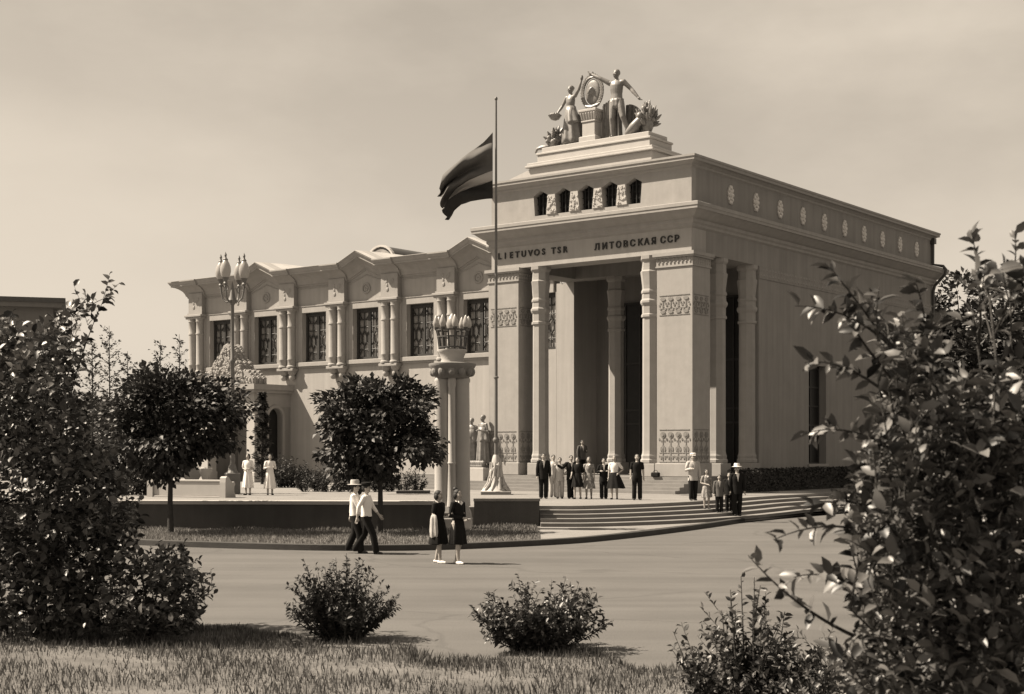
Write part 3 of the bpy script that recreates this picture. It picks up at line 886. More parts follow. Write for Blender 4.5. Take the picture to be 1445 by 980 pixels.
for i in range(len(out) - 1):
    a, b = out[i], out[(i + 1) % len(out)]
    if a[1] == 0 and b[1] == 0: continue
    for t in (0.2, 0.6, 1.0):
        for vv in (0.15, 0.55, 0.95):
            g.ell((-um + a[0]*(1-t) + b[0]*t, PV0 + vv, 6.5 + a[1]*(1-t) + b[1]*t), (0.12, 0.14, 0.11), 6, 4)
g.build('carved_crest', M['relief'], PO)

# ================================================================== FIGURES
PEND = []                                        # bodies waiting to be fused into one surface

def lerp(a, b, t): return Vector(a) * (1 - t) + Vector(b) * t

ARM = {
    'down':  ((0.05, 0.02, -0.28), (0.06, -0.04, -0.53)),
    'fwd':   ((0.03, -0.11, -0.25), (0.02, -0.26, -0.44)),
    'back':  ((0.05, 0.13, -0.24), (0.06, 0.16, -0.49)),
    'hold':  ((0.07, 0.02, -0.27), (-0.03, -0.23, -0.22)),
    'clasp': ((0.08, 0.03, -0.27), (-0.13, -0.19, -0.33)),
    'out':   ((0.20, -0.03, -0.18), (0.38, -0.1, -0.06)),
    'hip':   ((0.17, 0.06, -0.22), (0.02, -0.06, -0.36)),
}

def joints(fem, arms, stride=0.0, spread=0.0, J=None):
    sh = 0.165 if fem else 0.185
    d = {}
    for sg, nm in ((-1, 'L'), (1, 'R')):
        d['sh' + nm] = Vector((sg*sh, 0, 1.395))
        e, w = ARM[arms[0 if sg < 0 else 1]] if isinstance(arms[0 if sg < 0 else 1], str) else arms[0 if sg < 0 else 1]
        d['el' + nm] = d['sh' + nm] + Vector((sg*e[0], e[1], e[2]))
        d['wr' + nm] = d['sh' + nm] + Vector((sg*w[0], w[1], w[2]))
        d['hip' + nm] = Vector((sg*0.088, 0, 0.90))
        st = stride * (-1 if sg < 0 else 1)
        d['kn' + nm] = Vector((sg*(0.095 + spread*0.5), st*0.5 - 0.03 - abs(stride)*0.12, 0.485))
        d['an' + nm] = Vector((sg*(0.09 + spread), st + (0.03 if st > 0 else 0), 0.085 + (0.05 if st > 0.12 else 0)))
    if J:
        for k, v in J.items(): d[k] = Vector(v)
    return d

def torso_rings(fem, off=0.0, z0=0.84, z1=1.47, n=16):
    T = [(0.82,.155,.115,0),(0.92,.178,.128,0.005),(1.02,.148,.105,0),(1.10,.122,.092,-0.005),(1.22,.142,.112,-0.01),(1.32,.150,.108,-0.005),(1.39,.142,.088,0),(1.44,.085,.066,0),(1.48,.054,.054,0)] if fem else \
        [(0.82,.150,.112,0),(0.92,.165,.118,0),(1.02,.152,.108,0),(1.10,.150,.104,0),(1.22,.168,.114,-0.005),(1.32,.178,.114,-0.005),(1.39,.168,.094,0),(1.44,.10,.07,0),(1.48,.058,.056,0)]
    out = []
    for (z, rx, ry, yo) in T:
        if z < z0 - 1e-6 or z > z1: continue
        rx += off; ry += off
        out.append([(rx*math.cos(2*math.pi*k/n), yo + ry*math.sin(2*math.pi*k/n), z) for k in range(n)])
    return out

def hand(mb, w, el, sc=1.0, sg=1):
    d = (w - el).normalized()
    side = Vector((0, -1, 0))
    side = (side - d*side.dot(d))
    if side.length < 1e-3: side = Vector((0, 0, 1)) - d*d.z
    side.normalize()
    nrm = d.cross(side)
    fg = MB()
    mb.cap_tube([w, w + d*0.05*sc, w + d*0.085*sc], [0.027*sc, 0.037*sc, 0.033*sc], 8)
    for i, ln in enumerate((0.062, 0.072, 0.068, 0.052)):
        b = w + d*0.088*sc + side*((1.5 - i)*0.019*sc)
        m_ = b + d*ln*0.55*sc + nrm*(0.010*sc*sg)
        fg.cap_tube([b - d*0.02*sc, m_, m_ + d*ln*0.42*sc + nrm*(0.026*sc*sg)], [0.0088*sc, 0.0085*sc, 0.0072*sc], 6)
    b = w + d*0.03*sc + side*0.03*sc
    fg.cap_tube([b, b + d*0.03*sc + side*0.02*sc, b + d*0.058*sc + side*0.024*sc + nrm*0.012*sc*sg], [0.0115*sc, 0.010*sc, 0.008*sc], 6)
    return fg

def body(root, fem, d, sc, mats, turn=0.0, name='body', bulk=1.0):
    b = MB()
    b.loft(torso_rings(fem))
    hr = Matrix.Rotation(turn, 3, 'Z')
    b.cap_tube([(0, 0.01, 1.42), (0, 0.0, 1.50), (0, -0.008, 1.55)], [0.058, 0.050, 0.05], 10)
    def hp(p): return hr @ Vector(p)
    b.ell(hp((0, -0.005, 1.615)), (0.075, 0.094, 0.105), 14, 10)
    b.ell(hp((0, -0.04, 1.555)), (0.055, 0.058, 0.062), 12, 8)
    b.cap_tube([hp((0, -0.094, 1.62)), hp((0, -0.116, 1.588)), hp((0, -0.1, 1.578))], [0.010, 0.015, 0.012], 8)
    for sg in (-1, 1):
        b.ell(hp((sg*0.077, 0.005, 1.60)), (0.012, 0.02, 0.032), 8, 6)
        b.ell(hp((sg*0.04, -0.078, 1.585)), (0.024, 0.02, 0.022), 8, 6)
    ex = MB()
    for sg, nm in ((-1, 'L'), (1, 'R')):
        S, E_, W_ = d['sh'+nm], d['el'+nm], d['wr'+nm]
        k = (0.88 if fem else 1.0) * bulk
        b.cap_tube([S + Vector((-sg*0.05, 0, 0.0)), S, lerp(S, E_, .5), E_, lerp(E_, W_, .3), W_], [0.055*k, 0.056*k, 0.047*k, 0.040*k, 0.041*k, 0.027*k], 10)
        f_ = hand(b, W_, E_, 1.0, -sg)
        ex.add(f_.v, f_.f)
        H, K, A = d['hip'+nm], d['kn'+nm], d['an'+nm]
        b.cap_tube([H, lerp(H, K, .4), K, lerp(K, A, .3) + Vector((0, 0.015, 0)), A], [0.086*bulk, 0.078*bulk, 0.055*bulk, 0.055*bulk, 0.037*bulk], 10)
        b.cap_tube([A + Vector((0, 0.03, -0.045)), A + Vector((sg*0.01, -0.06, -0.05)), A + Vector((sg*0.02, -0.13, -0.058))], [0.036, 0.034, 0.027], 10)
    ex.mi = 1
    for sg in (-1, 1):
        ex.ell(hp((sg*0.032, -0.088, 1.615)), (0.013, 0.008, 0.007), 8, 5)
        ex.cap_tube([hp((sg*0.018, -0.092, 1.637)), hp((sg*0.048, -0.083, 1.64))], [0.004, 0.003], 5)
    ex.cap_tube([hp((-0.022, -0.096, 1.548)), hp((0.022, -0.096, 1.548))], [0.005, 0.005], 5)
    me = b.mesh('tmp_body', mats[0])
    tmp = bpy.data.objects.new('tmp_body', me)
    COL.objects.link(tmp)
    mo = tmp.modifiers.new('r', 'REMESH'); mo.mode = 'VOXEL'; mo.voxel_size = 0.013
    sm = tmp.modifiers.new('s', 'SMOOTH'); sm.factor = 0.5; sm.iterations = 3
    PEND.append((tmp, ex, root, mats, name))

def flush_bodies():
    bpy.context.view_layer.update()
    dg = bpy.context.evaluated_depsgraph_get()
    for tmp, ex, root, mats, name in PEND:
        me0 = tmp.evaluated_get(dg).to_mesh()
        mb = MB()
        mb.v = [tuple(v.co) for v in me0.vertices]; mb.f = [tuple(p.vertices) for p in me0.polygons]; mb.m = [0]*len(mb.f)
        b = len(mb.v)
        mb.v += ex.v; mb.f += [tuple(i + b for i in f) for f in ex.f]; mb.m += ex.m
        tmp.evaluated_get(dg).to_mesh_clear()
        mb.build(name, mats, root, smooth='all')
    for tmp, *_ in PEND: bpy.data.objects.remove(tmp, do_unlink=True)
    PEND.clear()

def skirt_mesh(z0, z1, r0, r1, folds=9, amp=0.02, seed=0, sway=0.0, n=40, ax=0.9, rows=8):
    rr = random.Random(seed); ph = rr.uniform(0, 6)
    rings = []
    for i in range(rows + 1):
        t = i / rows
        z = z0 + (z1 - z0)*t
        r = r0 + (r1 - r0)*(t**0.8)
        rings.append([((r + amp*t*math.sin(folds*a + ph) + 0.4*amp*t*math.sin(2.3*folds*a))*math.cos(a) + sway*t, (r*ax + amp*t*math.sin(folds*a + ph))*math.sin(a), z + 0.012*t*math.sin(3*a + ph)) for a in [2*math.pi*k/n for k in range(n)]])
    return rings

def person(px, py, z, h, rz, label, fem=False, top=None, bottom=None, dress=None, coat=None, hairm='hair', hat=None, arms=('down', 'down'), stride=0.0, spread=0.0,
           sleeve=0.95, hem=0.45, flare=0.24, turn=0.0, pos=None, group='visitors around the pavilion', belt=None, shoes='shoe', collar=None, child=False, bag=None, sway=0.0, J=None):
    x, y = gnd(px, py, z) if pos is None else pos
    root = empty('person', (x, y, z), R(rz), label, 'person', group)
    sc = h / 1.72
    root.scale = (sc, sc, sc)
    if child: root.scale = (sc*1.12, sc*1.12, sc)
    d = joints(fem, arms, stride, spread, J)
    body(root, fem, d, sc, [M['skin'], M['eye']], R(turn))
    def sleeves(mb, fr, off):
        for sg, nm in ((-1, 'L'), (1, 'R')):
            S, E_, W_ = d['sh'+nm], d['el'+nm], d['wr'+nm]
            if fr <= 0.5:
                e = lerp(S, E_, fr*2)
                mb.cap_tube([S + Vector((-sg*0.05, 0, 0)), S, e], [0.062+off, 0.064+off, 0.056+off], 10)
            else:
                e = lerp(E_, W_, (fr - 0.5)*2)
                mb.cap_tube([S + Vector((-sg*0.05, 0, 0)), S, lerp(S, E_, .5), E_, e], [0.062+off, 0.064+off, 0.055+off, 0.048+off, 0.038+off], 10)
    seed = hash(label) % 1000 if False else len(label)*7 + int(px)
    if dress:
        g = MB(); g.loft(torso_rings(fem, 0.014, 1.02, 1.45)); sleeves(g, sleeve, 0.0)
        g.loft(skirt_mesh(1.06, hem, 0.137, flare, 8, 0.022, seed, sway))
        g.build('dress', M[dress], root, smooth=True)
    if top:
        g = MB(); g.loft(torso_rings(fem, 0.016, 0.92 if not fem else 1.0, 1.45)); sleeves(g, sleeve, 0.002)
        g.build('shirt', M[top], root, smooth=True)
    if coat:
        g = MB()
        T = torso_rings(fem, 0.03, 1.02, 1.45)
        low = [[(0.178*math.cos(2*math.pi*k/16)*q, 0.138*math.sin(2*math.pi*k/16)*q, zz) for k in range(16)] for zz, q in ((0.74, 1.12), (0.84, 1.08), (0.94, 1.02))]
        g.loft(low + T); sleeves(g, 0.97, 0.016)
        C_ = g.build('jacket', M[coat], root, smooth=True)
        g = MB()
        g.prism([(-0.045, 1.44), (0.045, 1.44), (0.0, 1.16)], -0.152, -0.13); g.build('shirt_front', M['cwhite'], C_)
    if bottom and bottom[0] == 'skirt':
        g = MB(); g.loft(skirt_mesh(1.06, hem, 0.145, flare, 9, 0.024, seed, sway)); g.build('skirt', M[bottom[1]], root, smooth=True)
    if bottom and bottom[0] in ('trousers', 'shorts'):
        g = MB(); g.loft(torso_rings(fem, 0.012, 0.82, 1.03))
        for sg, nm in ((-1, 'L'), (1, 'R')):
            H, K, A = d['hip'+nm], d['kn'+nm], d['an'+nm]
            if bottom[0] == 'trousers':
                g.cap_tube([H, lerp(H, K, .5), K, lerp(K, A, .5), A + Vector((0, 0.0, 0.0))], [0.102, 0.098, 0.085, 0.085, 0.082], 12)
            else:
                g.cap_tube([H, lerp(H, K, .5), lerp(H, K, .9)], [0.102, 0.1, 0.1], 12)
        g.build(bottom[0], M[bottom[1]], root, smooth=True)
    if belt:
        g = MB(); g.lathe([(0.142, 1.035), (0.148, 1.04), (0.148, 1.075), (0.142, 1.08)], 20, sy=0.8); g.build('belt', M[belt], root)
    if collar:
        g = MB()
        for sg in (-1, 1): g.add([(0, -0.118, 1.36), (sg*0.07, -0.105, 1.42), (sg*0.05, -0.07, 1.46), (sg*0.01, -0.075, 1.445), (0, -0.098, 1.36), (sg*0.07, -0.085, 1.42), (sg*0.05, -0.05, 1.46), (sg*0.01, -0.055, 1.445)], [(0,1,2,3), (7,6,5,4), (0,4,5,1), (1,5,6,2), (2,6,7,3), (3,7,4,0)])
        g.build('collar', M[collar], root)
    for nm, sg in (('L', -1), ('R', 1)):
        A = d['an'+nm]
        g = MB(); g.cap_tube([A + Vector((0, 0.035, -0.05)), A + Vector((sg*0.01, -0.06, -0.052)), A + Vector((sg*0.02, -0.15, -0.058))], [0.041, 0.041, 0.030], 10)
        g.v = [(x_, y_, max(z_, A.z - 0.085)) for x_, y_, z_ in g.v]
        g.build('shoe', M[shoes], root, smooth=True)
    hr = Matrix.Rotation(R(turn), 3, 'Z')
    g = MB()
    g.ell(hr @ Vector((0, 0.016, 1.64)), (0.086, 0.1, 0.092), 14, 9)
    if fem:
        g.ell(hr @ Vector((0, 0.05, 1.58)), (0.088, 0.07, 0.10), 12, 8)
        for sg in (-1, 1): g.ell(hr @ Vector((sg*0.07, 0.02, 1.58)), (0.03, 0.055, 0.07), 8, 6)
    else:
        g.ell(hr @ Vector((0, 0.035, 1.61)), (0.083, 0.075, 0.085), 12, 8)
    g.build('hair', M[hairm], root, smooth='all')
    if hat:
        g = MB()
        cy = hr @ Vector((0, 0.005, 0))
        if hat[0] == 'brim':
            g.lathe([(0.165,1.672),(0.17,1.676),(0.165,1.682),(0.105,1.69),(0.102,1.70),(0.098,1.77),(0.085,1.795),(0.04,1.79),(0.001,1.786)], 20, (cy.x, cy.y), sy=1.1)
        else:
            g.lathe([(0.095,1.665),(0.1,1.69),(0.118,1.715),(0.11,1.75),(0.06,1.765),(0.001,1.767)], 18, (cy.x, cy.y), sy=1.1)
            v = [hr @ Vector(p) for p in ((-0.075,-0.085,1.675),(0.075,-0.085,1.675),(0.06,-0.16,1.662),(0,-0.178,1.658),(-0.06,-0.16,1.662))]
            g.add([p for p in v] + [p + Vector((0,0,0.01)) for p in v], [(4,3,2,1,0),(5,6,7,8,9)] + [(i,(i+1)%5,(i+1)%5+5,i+5) for i in range(5)])
        g.build('hat', M[hat[1]], root, smooth=True)
    return root, d

def held(name, root_d, side, label, cat, build, drop=0.02):
    """a thing in a hand: top-level, placed at the hand in world space"""
    root, d = root_d
    Wp = d['wr' + side] + (d['wr' + side] - d['el' + side]).normalized()*0.1
    loc = Matrix.LocRotScale(root.location, root.rotation_euler, root.scale) @ Wp
    o = build()
    o.location = loc; o.rotation_euler = root.rotation_euler
    tag(o, label, cat)
    return o

def handbag():
    g = MB(); g.bbox(-0.045, 0.045, -0.1, 0.1, -0.3, -0.14, 0.02)
    o = empty('handbag')
    g.build('bag_body', M['black'], o)
    g = MB(); g.tube([(0, 0.1*math.cos(math.pi*k/8), -0.15 + 0.15*math.sin(math.pi*k/8)) for k in range(9)], 0.008, 6); g.build('handle', M['black'], o)
    return o

# near pair on the road
p1 = person(619, 795, 0, 1.63, 60, 'dark-haired woman in dark dress with pale jacket over one arm on the road', True, dress='black', sleeve=0.3, hem=0.46, flare=0.235, arms=('down', 'hold'), stride=0.1, hairm='hair', shoes='cwhite')
def folded_jacket():
    g = MB()
    g.loft([[((0.035 + 0.012*math.sin(5*t_))*q*math.cos(t_) - 0.03, (0.085 + 0.015*math.sin(4*t_ + z*9))*q*math.sin(t_) + 0.03, z + 0.02*math.sin(t_*2)) for t_ in [2*math.pi*k/20 for k in range(20)]] for z, q in ((0.36,0.35),(0.34,0.8),(0.27,1.0),(0.15,1.05),(0.02,1.15),(-0.1,1.1),(-0.13,0.8))])
    return g.build('jacket', M['pale'], smooth=True)
held('coat', p1, 'L', 'pale jacket folded over the arm of a woman walking on the road', 'jacket', folded_jacket)
held('bag', p1, 'L', 'small black handbag held by a woman walking on the road', 'handbag', handbag)
p2 = person(646, 796, 0, 1.66, 50, 'woman in belted dark suit with white collar on the road', True, dress='black', sleeve=0.95, hem=0.46, flare=0.22, arms=('clasp', 'clasp'), stride=0.1, belt='grey', collar='cwhite', shoes='cwhite')
g = MB(); g.ell((0, 0.08, 1.73), (0.06, 0.06, 0.05), 10, 6); g.build('hair_bun', M['hair'], p2[0], smooth='all')
# pair in white shirts and caps by the kerb
person(501, 781, 0, 1.74, 85, 'man in white shirt, pale hat and wide dark trousers walking beside the kerb', top='cwhite', bottom=('trousers', 'black'), hat=('brim', 'pale'), arms=('fwd', 'back'), stride=0.16, sleeve=0.85)
person(517, 782, 0, 1.72, 80, 'man in white shirt, dark peaked cap and wide dark trousers in mid stride', top='cwhite', bottom=('trousers', 'black'), hat=('cap', 'black'), arms=('back', 'fwd'), stride=0.27, sleeve=0.8)
# two women in white on the terrace
person(350, 699, PZ, 1.72, -15, 'dark-haired woman in long white dress with hands clasped on the terrace', True, dress='cwhite', sleeve=0.4, hem=0.32, flare=0.24, arms=('clasp', 'clasp'))
person(381, 699, PZ, 1.70, 20, 'woman in long pale dress with full sleeves and arms folded', True, dress='cwhite', sleeve=0.8, hem=0.28, flare=0.25, arms=('hold', 'hold'))
# group in front of the portico
person(767, 704, PZ, 1.74, 5, 'man in long black coat standing beside the stone block', coat='black', bottom=('trousers', 'black'), hairm='hair', arms=('down', 'down'))
person(781, 702, PZ, 1.68, 10, 'man in white shirt half hidden behind a pale suit', top='cwhite', bottom=('trousers', 'pale'), arms=('down', 'down'))
person(790, 704, PZ, 1.58, 0, 'youth in pale open jacket and light trousers', top='cwhite', coat='pale', bottom=('trousers', 'pale'), arms=('down', 'hip'), stride=0.07)
person(806, 704, PZ, 1.66, 10, 'man in dark jacket with one arm stretched to his neighbour', coat='black', bottom=('trousers', 'black'), arms=('out', 'down'), stride=0.06)
person(815, 704.5, PZ, 1.60, -20, 'woman in dark dress walking with the group', True, dress='black', sleeve=0.6, hem=0.5, flare=0.26, arms=('fwd', 'back'), stride=0.1)
person(831, 704, PZ, 1.60, -10, 'fair-haired woman in patterned summer dress', True, dress='print_', sleeve=0.25, hem=0.42, flare=0.27, arms=('down', 'down'), hairm='fairhair', stride=0.06, collar='cwhite')
person(852, 704.5, PZ, 1.56, 0, 'boy in dark jacket with both hands held in front', coat='black', bottom=('trousers', 'black'), arms=('hold', 'hold'), stride=0.06)
person(867, 705, PZ, 1.66, -15, 'woman in white blouse and full dark skirt', True, top='cwhite', bottom=('skirt', 'black'), sleeve=0.35, hem=0.44, flare=0.36, arms=('down', 'hip'), hairm='fairhair', stride=0.05, sway=0.06)
person(899, 706, PZ, 1.70, 0, 'man in black short-sleeved shirt and black trousers standing alone', top='black', bottom=('trousers', 'black'), arms=('down', 'down'), hairm='fairhair', sleeve=0.35, spread=0.02)
pw = W(9.0, 4.6)
person(825, 660, ST, 1.68, 20, 'dark figure standing inside the portico beside the lit pier', coat='grey', bottom=('trousers', 'black'), arms=('down', 'hold'), pos=(pw.x, pw.y))
# people coming down the stairs
def stair(px, lvl):
    """a point on the tread of step number lvl under that photo column"""
    k = (px - CX) / FPX
    A = offset(st_l, 0.5*lvl + 0.25) if lvl < 4 else offset(st_l, 2.5)
    for a, b in zip(A[:-1], A[1:]):
        if a[0] - k*a[1] <= 0 <= b[0] - k*b[1]:
            t = (0 - (a[0] - k*a[1])) / ((b[0] - k*b[1]) - (a[0] - k*a[1]))
            return (a[0] + (b[0]-a[0])*t, a[1] + (b[1]-a[1])*t)
ztr = lambda l: 0.1 + 0.12*(l + 1)
person(978, 0, PZ, 1.72, 10, 'man in pale jacket and white cap at the top of the stairs', top='cwhite', coat='pale', bottom=('trousers', 'black'), hat=('cap', 'cwhite'), arms=('hold', 'down'), stride=0.05, pos=stair(978, 4), group='people on the stairs')
person(997, 0, ztr(2), 1.42, 10, 'girl in pale dress coming down the stairs', True, dress='print_', sleeve=0.3, hem=0.5, flare=0.24, arms=('clasp', 'down'), pos=stair(997, 2), group='people on the stairs', collar='cwhite')
person(1015, 0, ztr(1), 1.34, 0, 'boy in open grey jacket on the stairs', coat='grey', bottom=('trousers', 'black'), arms=('down', 'down'), pos=stair(1015, 1), group='people on the stairs')
person(1030, 0, ztr(1), 1.40, -10, 'boy in black beside the tall man on the stairs', coat='black', bottom=('trousers', 'black'), arms=('down', 'down'), pos=stair(1029, 1), group='people on the stairs', hairm='fairhair')
person(1040, 0, ztr(0), 1.80, 5, 'tall man in black suit and pale brimmed hat on the lowest step', coat='black', bottom=('trousers', 'black'), hat=('brim', 'cwhite'), arms=('down', 'down'), stride=0.05, pos=stair(1040, 0), group='people on the stairs')

# ================================================================== ROOF SCULPTURE
SG = empty('sculpture_group', W(6.25, 1.5, 16.98), BROT, 'bronze figures raising a wreathed emblem above the portico', 'sculpture')
MBZ = M['bronze']
def statue_body(parent, loc, sc, rz, fem, d, name):
    e_ = MB()
    o_d = d
    b_root = bpy.data.objects.new('figure', None)
    return b_root
# figures are parts of the group: body mesh placed through its own transform
def group_figure(root, loc, sc, rz, fem, arms, J, bulk=1.0, drape=None, turn=0.0, name='figure', hairbun=False):
    d = joints(fem, arms, 0, 0, J)
    n0 = len(PEND)
    body(root, fem, d, sc, [MBZ, MBZ], R(turn), name, bulk)
    tmp, ex, rt, mats, nm = PEND[n0]
    g = MB(); g.ell((0, 0.016, 1.64), (0.086, 0.1, 0.092), 12, 8)
    if hairbun: g.ell((0, 0.09, 1.66), (0.05, 0.05, 0.05), 10, 6)
    ex.add(g.v, g.f)
    if drape:
        for rings in drape:
            q = MB(); q.loft(rings); ex.add(q.v, q.f)
    Mx = Matrix.Translation(loc) @ Matrix.Rotation(rz, 4, 'Z') @ Matrix.Scale(sc, 4)
    XF.append((name, root, Mx))
    return d
XF = []
# man striding, one arm to the wreath, the other swung back (local x to the right along the front, -y towards the viewer)
group_figure(SG, Vector((1.47, -0.2, 0)), 1.86, R(10), False,
    ((( 0.22, -0.05, 0.13), (0.46, -0.04, 0.26)), ((0.19, 0.04, -0.2), (0.38, 0.0, -0.42))),
    {'knL': (-0.10, -0.07, 0.49), 'anL': (-0.11, 0.0, 0.085), 'knR': (0.20, -0.08, 0.50), 'anR': (0.34, 0.03, 0.085)}, 1.3,
    [[[((0.17 + 0.015*math.sin(7*a))*math.cos(a), (0.13 + 0.015*math.sin(9*a))*math.sin(a), z) for a in [2*math.pi*k/28 for k in range(28)]] for z in (0.74, 0.82, 0.92, 0.98)]], name='striding_man', turn=-25)
# woman with raised arm and bowl
group_figure(SG, Vector((-1.12, -0.2, 0)), 1.66, R(-8), True,
    (((0.12, -0.06, -0.24), (0.17, -0.2, -0.44)), ((0.17, -0.03, 0.15), (0.28, -0.04, 0.37))), None, 1.25,
    [skirt_mesh(1.12, 0.05, 0.15, 0.29, 7, 0.045, 3, 0.06), skirt_mesh(1.05, 0.62, 0.155, 0.23, 6, 0.03, 5, 0.1)], name='draped_woman', hairbun=True)
g = MB(); g.lathe([(0.08,1.22),(0.2,1.27),(0.3,1.41),(0.33,1.45),(0.28,1.45),(0.2,1.37),(0.01,1.33)], 18, (-1.74, -0.62))
for k in range(10):
    a = k*0.63; g.ell((-1.74 + 0.17*math.cos(a), -0.62 + 0.17*math.sin(a), 1.47), (0.09, 0.09, 0.09), 8, 6)
g.build('fruit_bowl', MBZ, SG, smooth=True)
# pedestal with fluted capital
g = MB(); g.bbox(-0.48, 0.48, -0.48, 0.48, 0.0, 0.28, 0.03); g.bbox(-0.36, 0.36, -0.36, 0.36, 0.28, 0.95, 0.02); g.bbox(-0.4, 0.4, -0.4, 0.4, 0.95, 1.03, 0.02)
g.loft([[(w*sx, w*sy, z) for sx, sy in ((-1,-1),(1,-1),(1,1),(-1,1))] for z, w in ((1.03,0.36),(1.12,0.38),(1.3,0.43),(1.42,0.47))]); g.bbox(-0.5, 0.5, -0.5, 0.5, 1.42, 1.54, 0.02)
for k in range(6):
    x = -0.34 + k*0.136
    g.cap_tube([(x, -0.36, 1.06), (x*1.12, -0.44, 1.34)], [0.045, 0.055], 6)
    g.cap_tube([(0.36, x, 1.06), (0.44, x*1.12, 1.34)], [0.045, 0.055], 6)
g.build('pedestal', M['white'], SG)
# emblem: oval shield in a wreath of ears with ribbons, small star on top
g = MB(); g.ell((0, 0.0, 2.42), (0.42, 0.1, 0.6), 20, 12)
g.ell((-0.02, -0.09, 2.45), (0.2, 0.05, 0.2), 12, 8)
for k in range(9):
    a = math.pi*(0.1 + 0.1*k); g.cap_tube([(-0.02, -0.09, 2.3), (-0.02 + 0.28*math.cos(a), -0.09, 2.3 + 0.34*math.sin(a))], [0.012, 0.006], 5)
EM = g.build('emblem', MBZ, SG, smooth=True)
g = MB()
for sg in (-1, 1):
    for k in range(17):
        t = k / 16; a = -math.pi/2 + t*math.pi*0.93
        x, z = sg*0.55*math.cos(a), 2.42 + 0.72*math.sin(a)
        tx, tz = -sg*math.sin(a)*0.5, math.cos(a)*0.72
        tl = math.hypot(tx, tz); tx /= tl; tz /= tl
        for dx in (-0.5, 0.5):
            ox, oz = -tz*dx*0.14, tx*dx*0.14
            g.cap_tube([(x, -0.02, z), (x + tx*0.12 + ox, -0.06, z + tz*0.12 + oz)], [0.085, 0.045], 6)
g.build('wreath', MBZ, EM)
g = MB()
g.cap_tube([(-0.35, -0.06, 1.78), (0, -0.1, 1.68), (0.35, -0.06, 1.78)], [0.07, 0.1, 0.07], 8); g.cap_tube([(-0.1, -0.1, 1.7), (-0.25, -0.12, 1.55)], [0.07, 0.04], 6); g.cap_tube([(0.1, -0.1, 1.7), (0.25, -0.12, 1.55)], [0.07, 0.04], 6)
g.build('ribbon', MBZ, EM)
g = MB(); sp = [((0.15 if k % 2 == 0 else 0.06)*math.sin(math.pi*k/5), 3.22 + (0.15 if k % 2 == 0 else 0.06)*math.cos(math.pi*k/5)) for k in range(10)]
g.prism(sp, -0.05, 0.05); g.build('star', MBZ, EM)
# hanging cloths
def cloth(x0, x1, zt0, zt1, y, seed, n=40, flare=1.1, arch=0.0):
    rr = random.Random(seed); rings = []
    xm = (x0 + x1) / 2
    for i in range(9):
        t = i / 8
        row = []
        for k in range(n + 1):
            s_ = k / n
            zt = zt0 + (zt1 - zt0)*s_ + arch*math.sin(math.pi*s_)
            z = zt*(1 - t) + 0.0
            x = xm + (x0 + (x1 - x0)*s_ - xm)*(1 + (flare - 1)*t)
            row.append((x, y + 0.09*math.sin(s_*22 + seed + 1.2*t)*(0.3 + t*0.7) + 0.04*math.sin(s_*51), z))
        for k in range(n, -1, -1):
            p = row[k]; row.append((p[0], p[1] + 0.12, p[2]))
        rings.append(row)
    return MB().loft(rings[::-1])
cloth(0.5, 1.5, 1.7, 1.9, 0.05, 2, arch=0.12).build('hanging_cloth', MBZ, SG, smooth=True)
cloth(1.7, 2.5, 1.6, 1.2, 0.25, 5, arch=0.15).build('hanging_cloth', MBZ, SG, smooth=True)
cloth(-1.05, -0.4, 1.1, 1.25, -0.1, 9, arch=0.3).build('hanging_cloth', MBZ, SG, smooth=True)
def cluster(name, c, r, n, seed, leaf=0.5, up=0.2):
    rr = random.Random(seed); g = MB()
    for k in range(n):
        a, b = rr.uniform(0, 6.28), rr.uniform(-0.2, 1.5)
        q = rr.uniform(0.55, 1.0)
        p = Vector((c[0] + r[0]*q*math.cos(a)*math.cos(b), c[1] + r[1]*q*math.sin(a)*math.cos(b), c[2] + r[2]*q*math.sin(b)))
        if rr.random() < leaf:
            dv = (p - Vector(c)).normalized() + Vector((0, 0, up))
            g.cap_tube([p - dv*0.1, p + dv*0.08, p + dv*0.24], [0.05, 0.085, 0.03], 6)
        else:
            s_ = rr.uniform(0.08, 0.14); g.ell(p, (s_, s_, s_), 8, 6)
    g.ell(c, (r[0]*0.7, r[1]*0.7, r[2]*0.7), 10, 8)
    return g.build(name, MBZ, SG, smooth=True)
cluster('flower_pile', (-2.05, -0.2, 0.3), (0.46, 0.4, 0.5), 60, 3)
g = MB(); g.cap_tube([(-2.4, -0.3, 0.12), (-2.7, -0.35, 0.1), (-2.95, -0.4, 0.05), (-3.02, -0.42, -0.1)], [0.1, 0.12, 0.08, 0.05], 8); g.build('palm_branch', MBZ, SG, smooth=True)
cluster('laurel_sheaf', (2.95, 0.1, 0.55), (0.42, 0.4, 0.75), 70, 8, 0.85, 0.5)
g = MB(); g.cap_tube([(2.15, -0.3, 0.15), (2.45, -0.3, 0.35), (2.75, -0.25, 0.65)], [0.16, 0.24, 0.2], 10); g.ell((2.8, -0.3, 0.85), (0.16, 0.16, 0.18), 10, 8); g.build('grain_sack', MBZ, SG, smooth=True)

